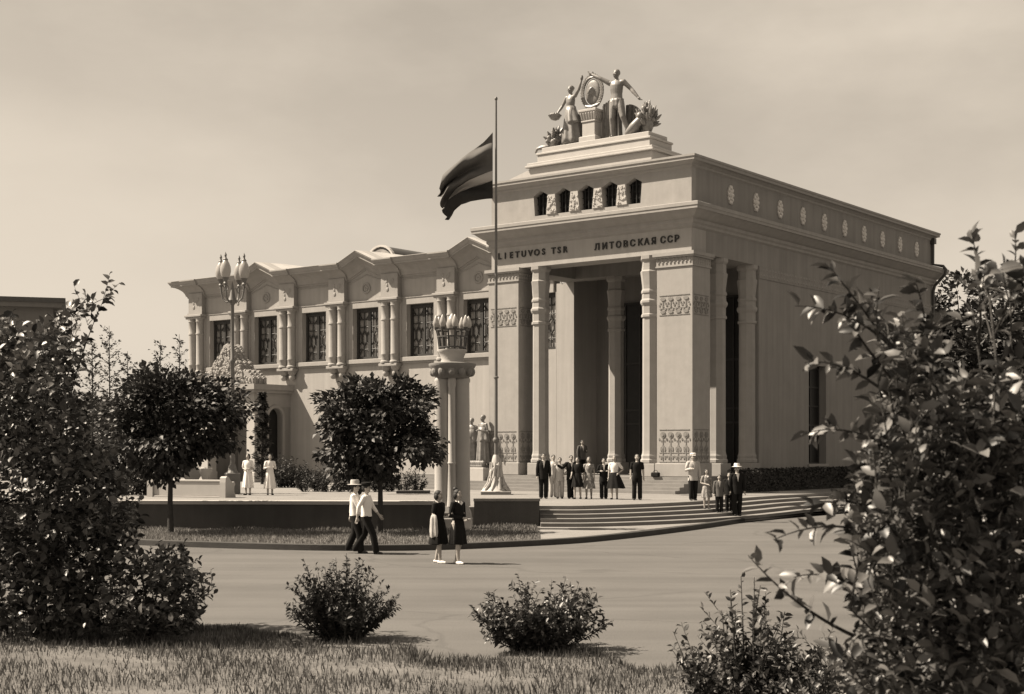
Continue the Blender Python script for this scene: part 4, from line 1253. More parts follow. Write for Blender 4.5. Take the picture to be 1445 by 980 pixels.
# two statues beside the steps
SP = at(672, 662, 69.0)
STT = empty('statue', (SP.x, SP.y, PZ), BROT, 'dark bronze statue of two standing draped figures on a white block beside the portico', 'statue')
MB().bbox(-0.75, 0.85, -0.5, 0.5, 0, 1.05, 0.03).build('plinth_block', M['white'], STT)
g = MB()
g.bbox(-0.6, 0.7, -0.4, 0.4, 1.05, 1.2, 0.04)
for k in range(8): g.ell((-0.2 + 0.12*k, -0.3, 1.25), (0.14, 0.12, 0.14), 8, 6)
g.build('bronze_base', MBZ, STT)
def stand_figure(x, sc, fem, rz, seed, nm):
    group_figure(STT, Vector((x, 0, 1.18)), sc, rz, fem, (('clasp', 'down') if seed % 2 else ('down', 'hold')), None, 1.05,
        [skirt_mesh(1.3, 0.04, 0.17, 0.25, 8, 0.03, seed, 0.0), skirt_mesh(1.46, 0.8, 0.1, 0.25, 6, 0.03, seed + 4, 0.03, ax=0.7)], name=nm)
stand_figure(-0.28, 1.32, False, R(15), 3, 'robed_figure')
stand_figure(0.42, 1.40, True, R(-10), 6, 'draped_figure')

n0 = len(COL.objects)
pend_names = {}
flush_bodies()
for name, root, Mx in XF:
    for ch in root.children:
        if ch.type == 'MESH' and ch.name.split('.')[0] == name:
            ch.matrix_local = Mx

# ================================================================== FLAGPOLE, LAMPS, BENCH
fx, fy = gnd(700, 698, PZ)
FP = empty('flagpole', (fx, fy, PZ), 0, 'tall flagpole on a carved white flared base beside the steps', 'flagpole')
g = MB(); g.tube([(0,0,1.6), (0,0,9), (0,0,16.7)], [0.075, 0.062, 0.04], 10); g.ell((0,0,16.75), (0.07,0.07,0.09), 10, 6); g.build('pole', M['polemetal'], FP, smooth=True)
g = MB(); g.lathe([(0.09,2.2),(0.13,2.25),(0.14,2.33),(0.1,2.4)], 12); g.lathe([(0.075,4.9),(0.11,4.93),(0.11,4.98),(0.075,5.0)], 12); g.build('collar', M['polemetal'], FP, smooth=True)
g = MB()
pr = [(0.60,0.14),(0.54,0.2),(0.40,0.34),(0.30,0.55),(0.235,0.8),(0.20,1.05),(0.19,1.3),(0.15,1.5),(0.12,1.62),(0.09,1.68)]
n = 32
g.loft([[((r*(1 + 0.10*math.sin(4*(2*math.pi*k/n) + z*5)))*math.cos(2*math.pi*k/n), (r*(1 + 0.10*math.sin(4*(2*math.pi*k/n) + z*5)))*math.sin(2*math.pi*k/n), z) for k in range(n)] for r, z in pr])
for k in range(26):                                # carved scrolls winding up the base
    t = k / 25; a = -0.6 + t*7.5; z = 0.3 + t*1.2
    r = np.interp(z, [q[1] for q in pr], [q[0] for q in pr])
    g.ell((r*math.cos(a), r*math.sin(a), z), (0.09*(1.2 - t*0.6), 0.09*(1.2 - t*0.6), 0.1), 8, 6)
for k in range(10):
    a = 2*math.pi*k/10
    for (z0_, z1_) in ((0.22, 0.75), (0.75, 1.35)):
        zm = (z0_ + z1_)/2
        f_ = lambda z: float(np.interp(z, [q[1] for q in pr], [q[0] for q in pr])) + 0.02
        g.cap_tube([(f_(z0_)*math.cos(a), f_(z0_)*math.sin(a), z0_), (f_(zm)*math.cos(a + .1), f_(zm)*math.sin(a + .1), zm), ((f_(z1_) + 0.05)*math.cos(a + .2), (f_(z1_) + 0.05)*math.sin(a + .2), z1_)], [0.05, 0.055, 0.02], 6)
g.build('carved_base', M['white'], FP, smooth=True)
MB().bbox(-0.64, 0.64, -0.64, 0.64, 0, 0.14, 0.02).build('foot_slab', M['stone'], FP)
# flag
FG = empty('flag', (fx, fy, PZ + 1.0), 0, 'draped flag in dark and white stripes hanging from the flagpole', 'flag')
pm = 1 / 33.9
def fpt(px, py): return (at(px, py, fy).x - fx, at(px, py, fy).z - PZ - 1.0)
NS, NT = 44, 40
tops = [fpt(697,187), fpt(683,200), fpt(662,216), fpt(645,234), fpt(628,250), fpt(619,268)]
bots = [fpt(697,281), fpt(682,282), fpt(665,283), fpt(650,287), fpt(640,297), fpt(633,312)]
def curve(P, s_):
    f_ = s_*(len(P)-1); i = min(int(f_), len(P)-2); t = f_ - i
    return P[i][0]*(1-t) + P[i+1][0]*t, P[i][1]*(1-t) + P[i+1][1]*t
grid = []
for j in range(NT + 1):
    t = j / NT; row = []
    for i in range(NS + 1):
        s_ = i / NS
        a = curve(tops, s_); b = curve(bots, s_)
        ph = 2*math.pi*(2.7*t + 0.8*s_)
        amp = 0.07 + 0.42*s_
        y = amp*math.sin(ph) + 0.12*s_*math.sin(2*math.pi*(4.3*t - 0.9*s_))
        tt = t + 0.05*s_*math.cos(ph)
        x = a[0]*(1-tt) + b[0]*tt + 0.10*s_*math.sin(ph*1.3 + 0.8); z = a[1]*(1-tt) + b[1]*tt
        row.append((x - 0.05, y, z))
    grid.append(row)
for nm, j0, j1, mt in (('red_stripe', 0, 23, 'red'), ('white_stripe', 23, 29, 'flagw'), ('green_stripe', 29, NT, 'flagg')):
    g = MB()
    top_ = [[grid[j][i] for i in range(NS + 1)] for j in range(j0, j1 + 1)]
    g.loft(top_, cap=False, close=False)
    o = g.build(nm, M[mt], FG, smooth='all')
    so = o.modifiers.new('t', 'SOLIDIFY'); so.thickness = 0.006

# four-globe street lamp on the terrace
lx, ly = gnd(328, 697, PZ)
LP = empty('street_lamp', (lx, ly, PZ), R(20), 'tall dark street lamp with four pear-shaped white globes', 'street lamp')
zz = lambda py: HC - (py - HZ)*ly/FPX - PZ
g = MB(); g.bbox(-0.3, 0.3, -0.3, 0.3, 0, 0.9, 0.03); g.lathe([(0.26,0.9),(0.2,1.0),(0.14,1.25)], 12); g.build('lamp_base', M['polemetal'], LP)
zt_ = zz(428)
g = MB(); g.lathe([(0.11,1.2),(0.1,3.5),(0.13,3.55),(0.13,3.65),(0.1,3.7),(0.085,zt_-2.6),(0.12,zt_-2.55),(0.12,zt_-2.45),(0.085,zt_-2.4),(0.075,zt_-0.1),(0.14,zt_),(0.2,zt_+0.12),(0.12,zt_+0.3),(0.05,zt_+0.75),(0.001,zt_+0.95)], 12); g.build('pole', M['polemetal'], LP, smooth=True)
zb_ = zz(394)
for k in range(4):
    a = math.pi/4 + k*math.pi/2 + 0.1
    ca, sa = math.cos(a), math.sin(a)
    g = MB()
    pts = [(0.1,zt_+0.1),(0.3,zt_+0.04),(0.48,zt_+0.2),(0.55,zt_+0.5),(0.57,zb_-0.12),(0.57,zb_)]
    g.tube([(r*ca, r*sa, z) for r, z in pts], 0.04, 8)
    g.tube([(0.5*ca + 0.13*ca*math.cos(q), 0.5*sa + 0.13*sa*math.cos(q), zt_ + 0.62 + 0.13*math.sin(q)) for q in [k2*0.5 for k2 in range(11)]], 0.022, 6)
    g.lathe([(0.05,zb_-0.3),(0.1,zb_-0.25),(0.06,zb_-0.18),(0.13,zb_-0.05),(0.16,zb_)], 10, (0.57*ca, 0.57*sa))
    A_ = g.build('arm', M['polemetal'], LP, smooth=True)
    g = MB(); g.lathe([(0.14,zb_),(0.2,zb_+0.1),(0.235,zb_+0.28),(0.22,zb_+0.46),(0.16,zb_+0.62),(0.1,zb_+0.72),(0.09,zb_+0.74)], 16, (0.57*ca, 0.57*sa)); g.build('globe', M['globe'], A_, smooth=True)
    g = MB(); g.lathe([(0.1,zb_+0.735),(0.11,zb_+0.77),(0.05,zb_+0.84),(0.04,zb_+0.92),(0.06,zb_+0.96),(0.001,zb_+1.1)], 10, (0.57*ca, 0.57*sa)); g.build('finial', M['polemetal'], A_, smooth=True)

# lamp pylon with a crown of lights, at the end of the retaining wall
PYX, PYY = -1.87, 44.7
PY = empty('lamp_pylon', (PYX, PYY, 0.1), 0, 'white clustered-shaft pylon carrying a crown of torch lamps at the wall end', 'lamp')
g = MB(); g.bbox(-0.62, 0.62, -0.5, 0.5, 0, 0.35, 0.03); g.loft([[(w*sx, w*0.8*sy, z) for sx, sy in ((-1,-1),(1,-1),(1,1),(-1,1))] for z, w in ((0.35,0.6),(0.5,0.58),(0.7,0.5))]); g.build('pylon_base', M['white'], PY)
for sg in (-1, 1):
    g = MB(); g.lathe([(0.30,0.7),(0.29,0.9),(0.265,4.55),(0.29,4.6),(0.29,4.68),(0.26,4.72)], 24, (sg*0.27, 0.0)); g.build('shaft', M['white'], PY, smooth=True)
g = MB(); g.lathe([(0.16,0.7),(0.14,0.95),(0.115,2.0),(0.14,2.05),(0.115,2.1),(0.11,4.4),(0.13,4.45),(0.13,4.7)], 14, (0.0, -0.3)); g.build('shaft', M['white'], PY, smooth=True)
g = MB(); g.lathe([(0.16,0.7),(0.14,0.95),(0.115,4.4),(0.13,4.7)], 14, (0.0, 0.3)); g.build('shaft', M['white'], PY, smooth=True)
g = MB(); g.lathe([(0.5,4.7),(0.55,4.74),(0.62,4.9),(0.72,5.06),(0.74,5.1),(0.74,5.16),(0.45,5.2)], 12)
for k in range(12):
    a = 2*math.pi*k/12; g.ell((0.6*math.cos(a), 0.6*math.sin(a), 4.9), (0.12,0.12,0.15), 8, 6)
g.build('capital', M['stone'], PY, smooth=True)
PCR = len(PY.children)
g = MB(); g.lathe([(0.36,5.2),(0.34,5.3),(0.42,5.5),(0.46,5.55),(0.46,5.6),(0.3,5.6)], 14); g.build('cup', M['white'], PY, smooth=True)
nb = 14
for k in range(nb):
    a = 2*math.pi*k/nb
    g = MB(); g.tube([(0.4*math.cos(a),0.4*math.sin(a),5.6),(0.45*math.cos(a),0.45*math.sin(a),6.1),(0.5*math.cos(a),0.5*math.sin(a),6.35)], 0.03, 6); g.build('crown_bar', M['darkmetal'], PY)
g = MB()
for z, r in ((5.66, 0.41), (6.05, 0.45), (6.3, 0.49)):
    g.loft([[((r + dr)*math.cos(2*math.pi*k/28), (r + dr)*math.sin(2*math.pi*k/28), z + dz) for dr, dz in ((-0.03,0),(0.03,0),(0.03,0.05),(-0.03,0.05))] for k in range(29)], cap=False)
g.build('crown_ring', M['darkmetal'], PY)
for k in range(8):
    a = 2*math.pi*k/8 + 0.2; c = (0.5*math.cos(a), 0.5*math.sin(a))
    g = MB(); g.lathe([(0.03,6.3),(0.07,6.36),(0.08,6.42)], 8, c); T_ = g.build('lamp_holder', M['darkmetal'], PY)
    g = MB(); g.lathe([(0.06,6.42),(0.1,6.52),(0.095,6.62),(0.06,6.75),(0.02,6.85),(0.001,6.88)], 10, (c[0]*1.03, c[1]*1.03)); g.build('flame_lamp', M['globe'], T_, smooth=True)
g = MB(); g.lathe([(0.25,5.6),(0.16,5.75),(0.1,6.2),(0.16,6.4),(0.2,6.55),(0.15,6.75),(0.03,6.95)], 14); g.build('centre_lamp', M['globe'], PY, smooth=True)

for o in list(PY.children):
    if o.name.split('.')[0] in ('crown_bar', 'crown_ring', 'lamp_holder', 'centre_lamp'):
        o.scale.z = 0.84; o.location.z = 5.6*0.16

# long white bench
b0, b1 = gnd(206, 702, PZ), gnd(325, 702, PZ)
BL = b1[0] - b0[0]
BN = empty('park_bench', ((b0[0]+b1[0])/2, b0[1], PZ), R(-20), 'long solid white stone bench with scrolled ends on the terrace', 'bench')
g = MB(); g.bbox(-BL/2 + 0.14, BL/2 - 0.14, -0.1, 0.06, 0.06, 0.62, 0.02); g.bbox(-BL/2 + 0.12, BL/2 - 0.12, -0.13, 0.09, 0.62, 0.7, 0.02); g.build('backrest', M['white'], BN)
g = MB(); g.bbox(-BL/2 + 0.14, BL/2 - 0.14, 0.06, 0.55, 0.34, 0.44, 0.02); g.build('seat', M['white'], BN)
g = MB(); g.bbox(-BL/2 + 0.14, BL/2 - 0.14, -0.16, 0.1, 0.0, 0.06, 0.01); g.build('foot_rail', M['white'], BN)
for sg in (-1, 1):
    g = MB()
    poly_ = [(-0.18,0.0),(0.6,0.0),(0.58,0.12),(0.5,0.2),(0.5,0.42),(0.56,0.52),(0.5,0.62),(0.36,0.6),(0.2,0.68),(0.1,0.8),(-0.04,0.84),(-0.15,0.78),(-0.17,0.6)]
    x0, x1 = sg*BL/2 - 0.13, sg*BL/2 + 0.13
    g.prism(poly_, x0, x1); g.v = [(y, x, z) for x, y, z in g.v]
    g.build('bench_end', M['white'], BN)
# pale urns behind the bench
for (px, py, d_, lab) in ((271, 672, 62, 'low wide pale stone urn behind the white bench'), (290, 668, 60.5, 'small slim pale urn beside the wide urn behind the bench')):
    p = at(px, py, d_)
    wide = 1.0 if px < 280 else 0.45
    U_ = empty('stone_urn', (p.x, d_, PZ), 0, lab, 'urn')
    MB().bbox(-0.5*wide, 0.5*wide, -0.3*wide, 0.3*wide, 0, 0.55, 0.02).build('urn_foot', M['stone'], U_)
    MB().lathe([(0.28*wide,0.55),(0.3*wide,0.62),(0.42*wide,0.78),(0.62*wide,0.98),(0.66*wide,1.1),(0.6*wide,1.12),(0.5*wide,1.02)], 16).build('urn_bowl', M['white'], U_, smooth=True)
# dark bag left on the steps
bp = W(1.7, -0.28, ST)
bg_ = empty('satchel', (bp.x, bp.y, ST + 0.001), BROT, 'small dark satchel left on the top step by the right pillar', 'bag')
MB().bbox(-0.2, 0.2, -0.1, 0.1, 0, 0.2, 0.04).build('bag_body', M['black'], bg_)
MB().tube([(0.12*math.cos(math.pi*k/8), 0, 0.19 + 0.1*math.sin(math.pi*k/8)) for k in range(9)], 0.012, 6).build('handle', M['black'], bg_)
# far building on the left
fb = at(40, 470, 150)
FB = empty('far_building', (fb.x - 7.4, 150, 0), R(17), 'dull flat-roofed building far beyond the left bushes', 'building')
ft = HC - (418 - HZ)*150/FPX
MB().box(-16, 9.5, 0, 20, 0, ft - 1.0).build('wall', M['far'], FB)
MB().box(-17, 10.6, -1, 21, ft - 1.0, ft - 0.5).build('cornice', M['far'], FB)
MB().box(-17.2, 10.8, -1.2, 21.2, ft - 0.5, ft).build('roof', M['darkmetal'], FB)

# ================================================================== VEGETATION
def leaf_arrays(C, D, N_, L, Wd, rich=False, curl=0.15):
    """leaf blades: C base points, D directions, N_ up vectors, L lengths, Wd half widths"""
    D = D / np.linalg.norm(D, axis=1, keepdims=True)
    S = np.cross(D, N_); S /= (np.linalg.norm(S, axis=1, keepdims=True) + 1e-9)
    N_ = np.cross(S, D)
    L = L[:, None]; Wd = Wd[:, None]
    n = len(C)
    if not rich:
        V = np.stack([C, C + D*L*0.45 + S*Wd + N_*L*0.10, C + D*L - N_*L*curl, C + D*L*0.45 - S*Wd + N_*L*0.10], 1)
        F = np.array([[0, 1, 2], [0, 2, 3]])
        nv = 4
    else:
        m = [C, C + D*L*0.33, C + D*L*0.68 - N_*L*curl*0.35, C + D*L - N_*L*curl]
        up_ = N_*Wd*0.35
        V = np.stack(m + [m[1] + S*Wd*0.92 + up_, m[2] + S*Wd*0.78 + up_, m[1] - S*Wd*0.92 + up_, m[2] - S*Wd*0.78 + up_], 1)
        F = np.array([[0,1,4],[1,2,5],[1,5,4],[2,3,5],[0,6,1],[1,6,7],[1,7,2],[2,7,3]])
        nv = 8
    return V.reshape(-1, 3), (np.arange(n)[:, None, None]*nv + F[None]).reshape(-1, 3)

def tri_mesh(name, V, F, m):
    me = bpy.data.meshes.new(name)
    me.vertices.add(len(V)); me.vertices.foreach_set('co', np.ascontiguousarray(V, np.float32).ravel())
    me.loops.add(F.size); me.loops.foreach_set('vertex_index', np.ascontiguousarray(F, np.int32).ravel())
    me.polygons.add(len(F)); me.polygons.foreach_set('loop_start', np.arange(0, F.size, 3, dtype=np.int32)); me.polygons.foreach_set('loop_total', np.full(len(F), 3, np.int32))
    me.materials.append(m)
    me.update(calc_edges=True)
    return me

def rnd_dirs(n, r=rng):
    v = r.normal(size=(n, 3)); return v / np.linalg.norm(v, axis=1, keepdims=True)

ONE = {}
def one_leaf(m, key):
    if key not in ONE:
        V, F = leaf_arrays(np.zeros((1,3)), np.array([[1.0,0,0]]), np.array([[0,0,1.0]]), np.array([1.0]), np.array([0.27]), True)
        ONE[key] = tri_mesh('leaf', V, F, m)
    return ONE[key]

def add_leaves(root, C, D, N_, L, Wd, m, key, nparts=0, rich=False, stuff='foliage'):
    """the nparts leaves nearest the camera are objects, the rest one mesh"""
    idx = np.arange(len(C))
    loc = np.array(root.location)
    if nparts:
        dist = np.linalg.norm(C + loc - np.array([0, 0, HC]), axis=1) / L
        order = np.argsort(dist); sel = order[:nparts]; idx = order[nparts:]
        me = one_leaf(m, key)
        for i in sel:
            d = Vector(D[i]).normalized(); nn = Vector(N_[i]); s_ = d.cross(nn).normalized(); nn = s_.cross(d)
            o = link('leaf', me, root)
            k = L[i]
            o.matrix_local = Matrix(((d.x*k, -s_.x*k, nn.x*k, C[i][0]), (d.y*k, -s_.y*k, nn.y*k, C[i][1]), (d.z*k, -s_.z*k, nn.z*k, C[i][2]), (0,0,0,1)))
    V, F = leaf_arrays(C[idx], D[idx], N_[idx], L[idx], Wd[idx], rich)
    o = link(stuff, tri_mesh(stuff, V, F, m), root)
    tag(o, kind='stuff')
    return o

def bez(a, b, c, n=6):
    return [a*(1-t)**2 + b*2*t*(1-t) + c*t*t for t in [i/n for i in range(n + 1)]]

def tree(name, loc, trunk_h, crown_c, crown_r, ncl, nleaf, leaf, label, group=None, m='leaf', seed=0, trunk_r=0.11, clr=0.34, hole=0.0, cat='tree', gaps=()):
    r = np.random.default_rng(seed); rr = random.Random(seed)
    root = empty(name, loc, 0, label, cat, group)
    tb = MB()
    top = Vector((rr.uniform(-.05,.05), rr.uniform(-.05,.05), trunk_h))
    tb.tube([(0,0,-0.15), (0,0,0.05), (rr.uniform(-.03,.03), 0, trunk_h*0.5), top, (0, 0, crown_c[2] + crown_r[2]*0.3)], [trunk_r*1.5, trunk_r*1.15, trunk_r*0.95, trunk_r*0.8, trunk_r*0.3], 10)
    cs = []
    while len(cs) < ncl:
        v = r.normal(size=3); v /= np.linalg.norm(v)
        q = r.uniform(0.35, 1.0)**0.6
        p = np.array(crown_c) + v*np.array(crown_r)*q*(1 + 0.14*np.sin(5*v[0] + seed) + 0.1*np.sin(7*v[2] + 2*seed))
        if any(((p[0]-g_[0])**2 + (p[2]-g_[1])**2) < g_[2]**2 for g_ in gaps): continue
        cs.append(p)
    Cs, Ds, Ns, Ls = [], [], [], []
    for p in cs:
        base = Vector((0, 0, trunk_h + rr.uniform(0, max(0.05, (crown_c[2] - trunk_h)))))
        P = Vector(p)
        mid = (base + P)/2 + Vector((rr.uniform(-.1,.1), rr.uniform(-.1,.1), rr.uniform(0, .2)))*crown_r[0]
        if rr.random() < 0.8: tb.tube(bez(base, mid, P, 5), [trunk_r*0.38*(1 - 0.8*i/5) for i in range(6)], 5)
        k = max(4, int(nleaf/ncl*rr.uniform(0.5, 1.5)))
        R_ = clr*crown_r[0]*rr.uniform(0.6, 1.25)
        o_ = r.normal(size=(k, 3)); o_ /= np.linalg.norm(o_, axis=1, keepdims=True)
        rad = r.uniform(0, 1, (k, 1))**0.5*R_
        c_ = p + o_*rad*np.array([1, 1, 0.62])
        Cs.append(c_)
        out = (c_ - np.array(crown_c)); out /= (np.linalg.norm(out, axis=1, keepdims=True) + 1e-6)
        Ds.append(o_*0.7 + out*0.7 + np.array([0, 0, -0.25]) + r.normal(size=(k, 3))*0.35)
        Ns.append(np.array([0, 0, 1.0]) + r.normal(size=(k, 3))*0.55 + out*0.3)
        Ls.append(leaf*r.uniform(0.65, 1.3, k))
    tb.build('trunk', M['bark'], root, smooth=True)
    C, D, N_, L = map(np.concatenate, (Cs, Ds, Ns, Ls))
    add_leaves(root, C, D, N_, L, L*0.36, M[m], m, stuff='crown')
    return root

def shrub(loc, h, wd, nst, leaf, label, group=None, m='leafn', seed=0, dens=26, nparts=0, name='shrub', side=3, lean=1.0, rich=False, cat='shrub'):
    r = np.random.default_rng(seed); rr = random.Random(seed)
    root = empty(name, loc, 0, label, cat, group)
    tb = MB(); Cs, Ds, Ns, Ls = [], [], [], []
    def leafy(pts, k, f0=0.15, lf=1.0):
        pts = [Vector(p) for p in pts]
        for i in range(k):
            t = f0 + (1 - f0)*(i + rr.random())/k
            f_ = t*(len(pts)-1); j = min(int(f_), len(pts)-2)
            p = pts[j].lerp(pts[j+1], f_ - j); d = (pts[j+1] - pts[j]).normalized()
            a = rr.uniform(0, 6.28)
            o = d.orthogonal().normalized(); o.rotate(Matrix.Rotation(a, 3, d))
            Cs.append(p); Ds.append(d*rr.uniform(0.3, 0.9) + o + Vector((0,0,rr.uniform(-.2,.3)))); Ns.append(Vector((0,0,1)) + Vector((rr.gauss(0,.5), rr.gauss(0,.5), rr.gauss(0,.3)))); Ls.append(leaf*lf*rr.uniform(0.6, 1.25))
    for i in range(nst):
        a = rr.uniform(0, 6.28); q = math.sqrt(rr.random())
        tipx, tipy = wd/2*q*math.cos(a)*lean, wd/2*q*math.sin(a)*lean*0.8
        hz = h*(1 - 0.5*q*q)*rr.uniform(0.5, 1.12)
        b = Vector((tipx*0.3, tipy*0.3, 0)); c = Vector((tipx, tipy, hz)); mdl = Vector((tipx*0.75, tipy*0.75, hz*0.5))
        pts = bez(b, mdl, c, 7)
        tb.tube(pts, [0.012*h*(1 - 0.8*k/7) for k in range(8)], 5)
        leafy(pts, int(dens*rr.uniform(0.8, 1.2)), 0.06)
        for k in range(side):
            t = rr.uniform(0.05, 0.85); p = pts[int(t*7)]
            dv = Vector((math.cos(a + rr.uniform(-1.6, 1.6)), math.sin(a + rr.uniform(-1.6, 1.6)), rr.uniform(0.5, 1.6)))*h*rr.uniform(0.12, 0.28)
            pp = bez(p, p + dv*0.5 + Vector((0,0,0.02)), p + dv, 4)
            tb.tube(pp, [0.006*h*(1 - 0.7*q2/4) for q2 in range(5)], 4)
            leafy(pp, int(dens*0.5), 0.1, 0.9)
    tb.build('stems', M['bark'], root, smooth=True)
    C, D, N_, L = np.array(Cs), np.array(Ds), np.array(Ns), np.array(Ls)
    add_leaves(root, C, D, N_, L, L*0.27, M[m], m, nparts, rich)
    return root

def blob_bush(name, base, stems_to, blobs, drange, leaf, label, m, seed, per=8, tl=0.3, nparts=300, group=None, cat='bush', wfac=0.27, up=0.4, sprays=()):
    """branching bush whose twig clusters fill rough masses seen in the photo, at the bush's own distance"""
    r = np.random.default_rng(seed); rr = random.Random(seed)
    root = empty(name, base, 0, label, cat, group)
    B0 = Vector(base); tb = MB()
    nodes = []; stem_paths = []
    for (px, py, d) in stems_to:
        T = at(px, py, d) - B0
        st = Vector((rr.uniform(-.12,.12), rr.uniform(-.12,.12), 0))
        pts = bez(st, Vector((T.x*0.25, T.y*0.3, T.z*0.7)), T, 10)
        tb.tube(pts, [0.022*(1 - 0.85*k/10) for k in range(11)], 7)
        nodes += pts[3:]
        stem_paths.append(pts[6:])
    for (a_, m_, e_, d) in sprays:
        pts = bez(at(a_[0], a_[1], d + 0.3) - B0, at(m_[0], m_[1], d) - B0, at(e_[0], e_[1], d - 0.1) - B0, 10)
        tb.tube(pts, [0.009*(1 - 0.8*k/10) for k in range(11)], 6)
        nodes += pts[:4]
        stem_paths.append(pts[2:])
    Cs, Ds, Ns, Ls = [], [], [], []
    for sp_ in stem_paths:
        for k in range(int(26)):
            t = rr.random()*(len(sp_) - 1); j = min(int(t), len(sp_) - 2)
            p = sp_[j].lerp(sp_[j+1], t - j); dd = (sp_[j+1] - sp_[j]).normalized()
            o = dd.orthogonal().normalized(); o.rotate(Matrix.Rotation(k*2.4, 3, dd))
            Cs.append(p); Ds.append(dd*0.6 + o*0.9 + Vector((rr.gauss(0,.2), rr.gauss(0,.2), rr.gauss(0,.2)))); Ns.append(Vector((0,0,1)) + Vector((rr.gauss(0,.6), rr.gauss(0,.6), rr.gauss(0,.3)))); Ls.append(leaf*rr.uniform(0.55, 1.2))
    targets = []
    for (px, py, rx, ry, n) in blobs:
        for i in range(n):
            a = rr.uniform(0, 6.28); q = math.sqrt(rr.random())
            P = at(px + rx*q*math.cos(a), py + ry*q*math.sin(a), rr.uniform(*drange)) - B0
            if P.z > 0.15: targets.append(P)
    NA = np.array([tuple(p) for p in nodes])
    TA = np.array([tuple(p) for p in targets])
    order = np.argsort(np.min(np.linalg.norm(TA[:, None, :] - NA[None], axis=2), axis=1))
    NL = np.zeros((len(NA) + 2*len(TA), 3)); NL[:len(NA)] = NA; cnt = len(NA)
    for ti in order:
            P = targets[ti]
            # branch off the nearest wood that lies a little lower than the twig
            dd_ = np.linalg.norm(NL[:cnt] + np.array([0, 0, 0.12]) - np.array(P), axis=1)
            nd = Vector(NL[int(np.argmin(dd_))])
            dv = (P - nd)
            if dv.length < 1e-3: dv = Vector((0, 0, 1))
            dirv = (dv.normalized()*0.9 + Vector((rr.gauss(0,.35), rr.gauss(0,.35), up + rr.gauss(0,.3)))).normalized()*tl*rr.uniform(0.6, 1.2)
            s0 = P - dirv*0.5
            tb.tube(bez(nd, (nd + s0)/2 + Vector((0, 0, 0.02)), s0, 3), [0.006, 0.0055, 0.005, 0.0045], 4)
            NL[cnt] = s0; NL[cnt + 1] = P; cnt += 2
            pts = bez(s0, P + Vector((rr.gauss(0,.02), rr.gauss(0,.02), 0.02)), P + dirv*0.5, 4)
            tb.tube(pts, [0.004, 0.0035, 0.003, 0.0025, 0.002], 4)
            for k in range(per):
                t = (k + 0.5)/per; f_ = t*4; j = min(int(f_), 3)
                p = pts[j].lerp(pts[j+1], f_ - j); dd = (pts[j+1] - pts[j]).normalized()
                o = dd.orthogonal().normalized(); o.rotate(Matrix.Rotation(k*2.4 + rr.uniform(-.5,.5), 3, dd))
                Cs.append(p); Ds.append(dd*0.6 + o*0.9 + Vector((0,0,-0.15)) + Vector((rr.gauss(0,.2), rr.gauss(0,.2), rr.gauss(0,.2))))
                Ns.append(Vector((0,0,1)) + Vector((rr.gauss(0,.6), rr.gauss(0,.6), rr.gauss(0,.3)))); Ls.append(leaf*rr.uniform(0.4, 1.3))
    tb.build('branches', M['bark'], root, smooth=True)
    C, D, N_, L = np.array(Cs), np.array(Ds), np.array(Ns), np.array(Ls)
    add_leaves(root, C, D, N_, L, L*wfac, M[m], m, nparts, True)
    return root

# clipped round trees on the lawn
t1 = gnd(536, 753, 0.1); t2 = gnd(241, 753, 0.1)
tree('round_tree', (t1[0], t1[1], 0.1), 1.35, (-0.1, 0, 3.05), (1.72, 1.7, 1.75), 130, 13000, 0.17, 'small round-crowned tree on the lawn beside the walking men', 'round trees along the wall', 'leafd', 5, 0.085, 0.30, gaps=((0.75, 1.9, 0.5), (0.35, 2.5, 0.3), (-0.55, 2.75, 0.28), (0.9, 3.4, 0.22), (-0.2, 3.6, 0.2)))
tree('round_tree', (t2[0], t2[1], 0.1), 1.5, (0.1, 0, 3.32), (1.95, 1.75, 1.6), 130, 13000, 0.17, 'small round-crowned tree in front of the white bench', 'round trees along the wall', 'leafd', 9, 0.085, 0.30, gaps=((1.0, 2.3, 0.3), (0.7, 3.1, 0.25), (-0.6, 3.4, 0.2)))
# slim conifer by the side porch
cp = at(370, 690, 79.5)
cf = empty('slim_conifer', (cp.x, 79.5, PZ), 0, 'slim dark conifer beside the arched side porch', 'tree')
MB().tube([(0,0,0), (0,0,5.0)], [0.09, 0.015], 7).build('trunk', M['bark'], cf)
C = []; D = []
rr = random.Random(2)
for i in range(2600):
    t = rr.random()**0.8; z = 0.3 + 4.8*t; lay = 0.65 + 0.35*math.sin(z*9)
    R_ = (0.62*(1 - t)**0.75 + 0.06)*lay; a = rr.uniform(0, 6.28); q = rr.random()**0.5
    C.append((R_*q*math.cos(a), R_*q*math.sin(a), z)); D.append((math.cos(a), math.sin(a), rr.uniform(-.2, .5)))
C, D = np.array(C), np.array(D); L = rng.uniform(0.12, 0.28, len(C))
add_leaves(cf, C, D, np.array([0,0,1.0]) + rng.normal(size=C.shape)*0.4, L, L*0.22, M['leafd'], 'leafd', stuff='needles')

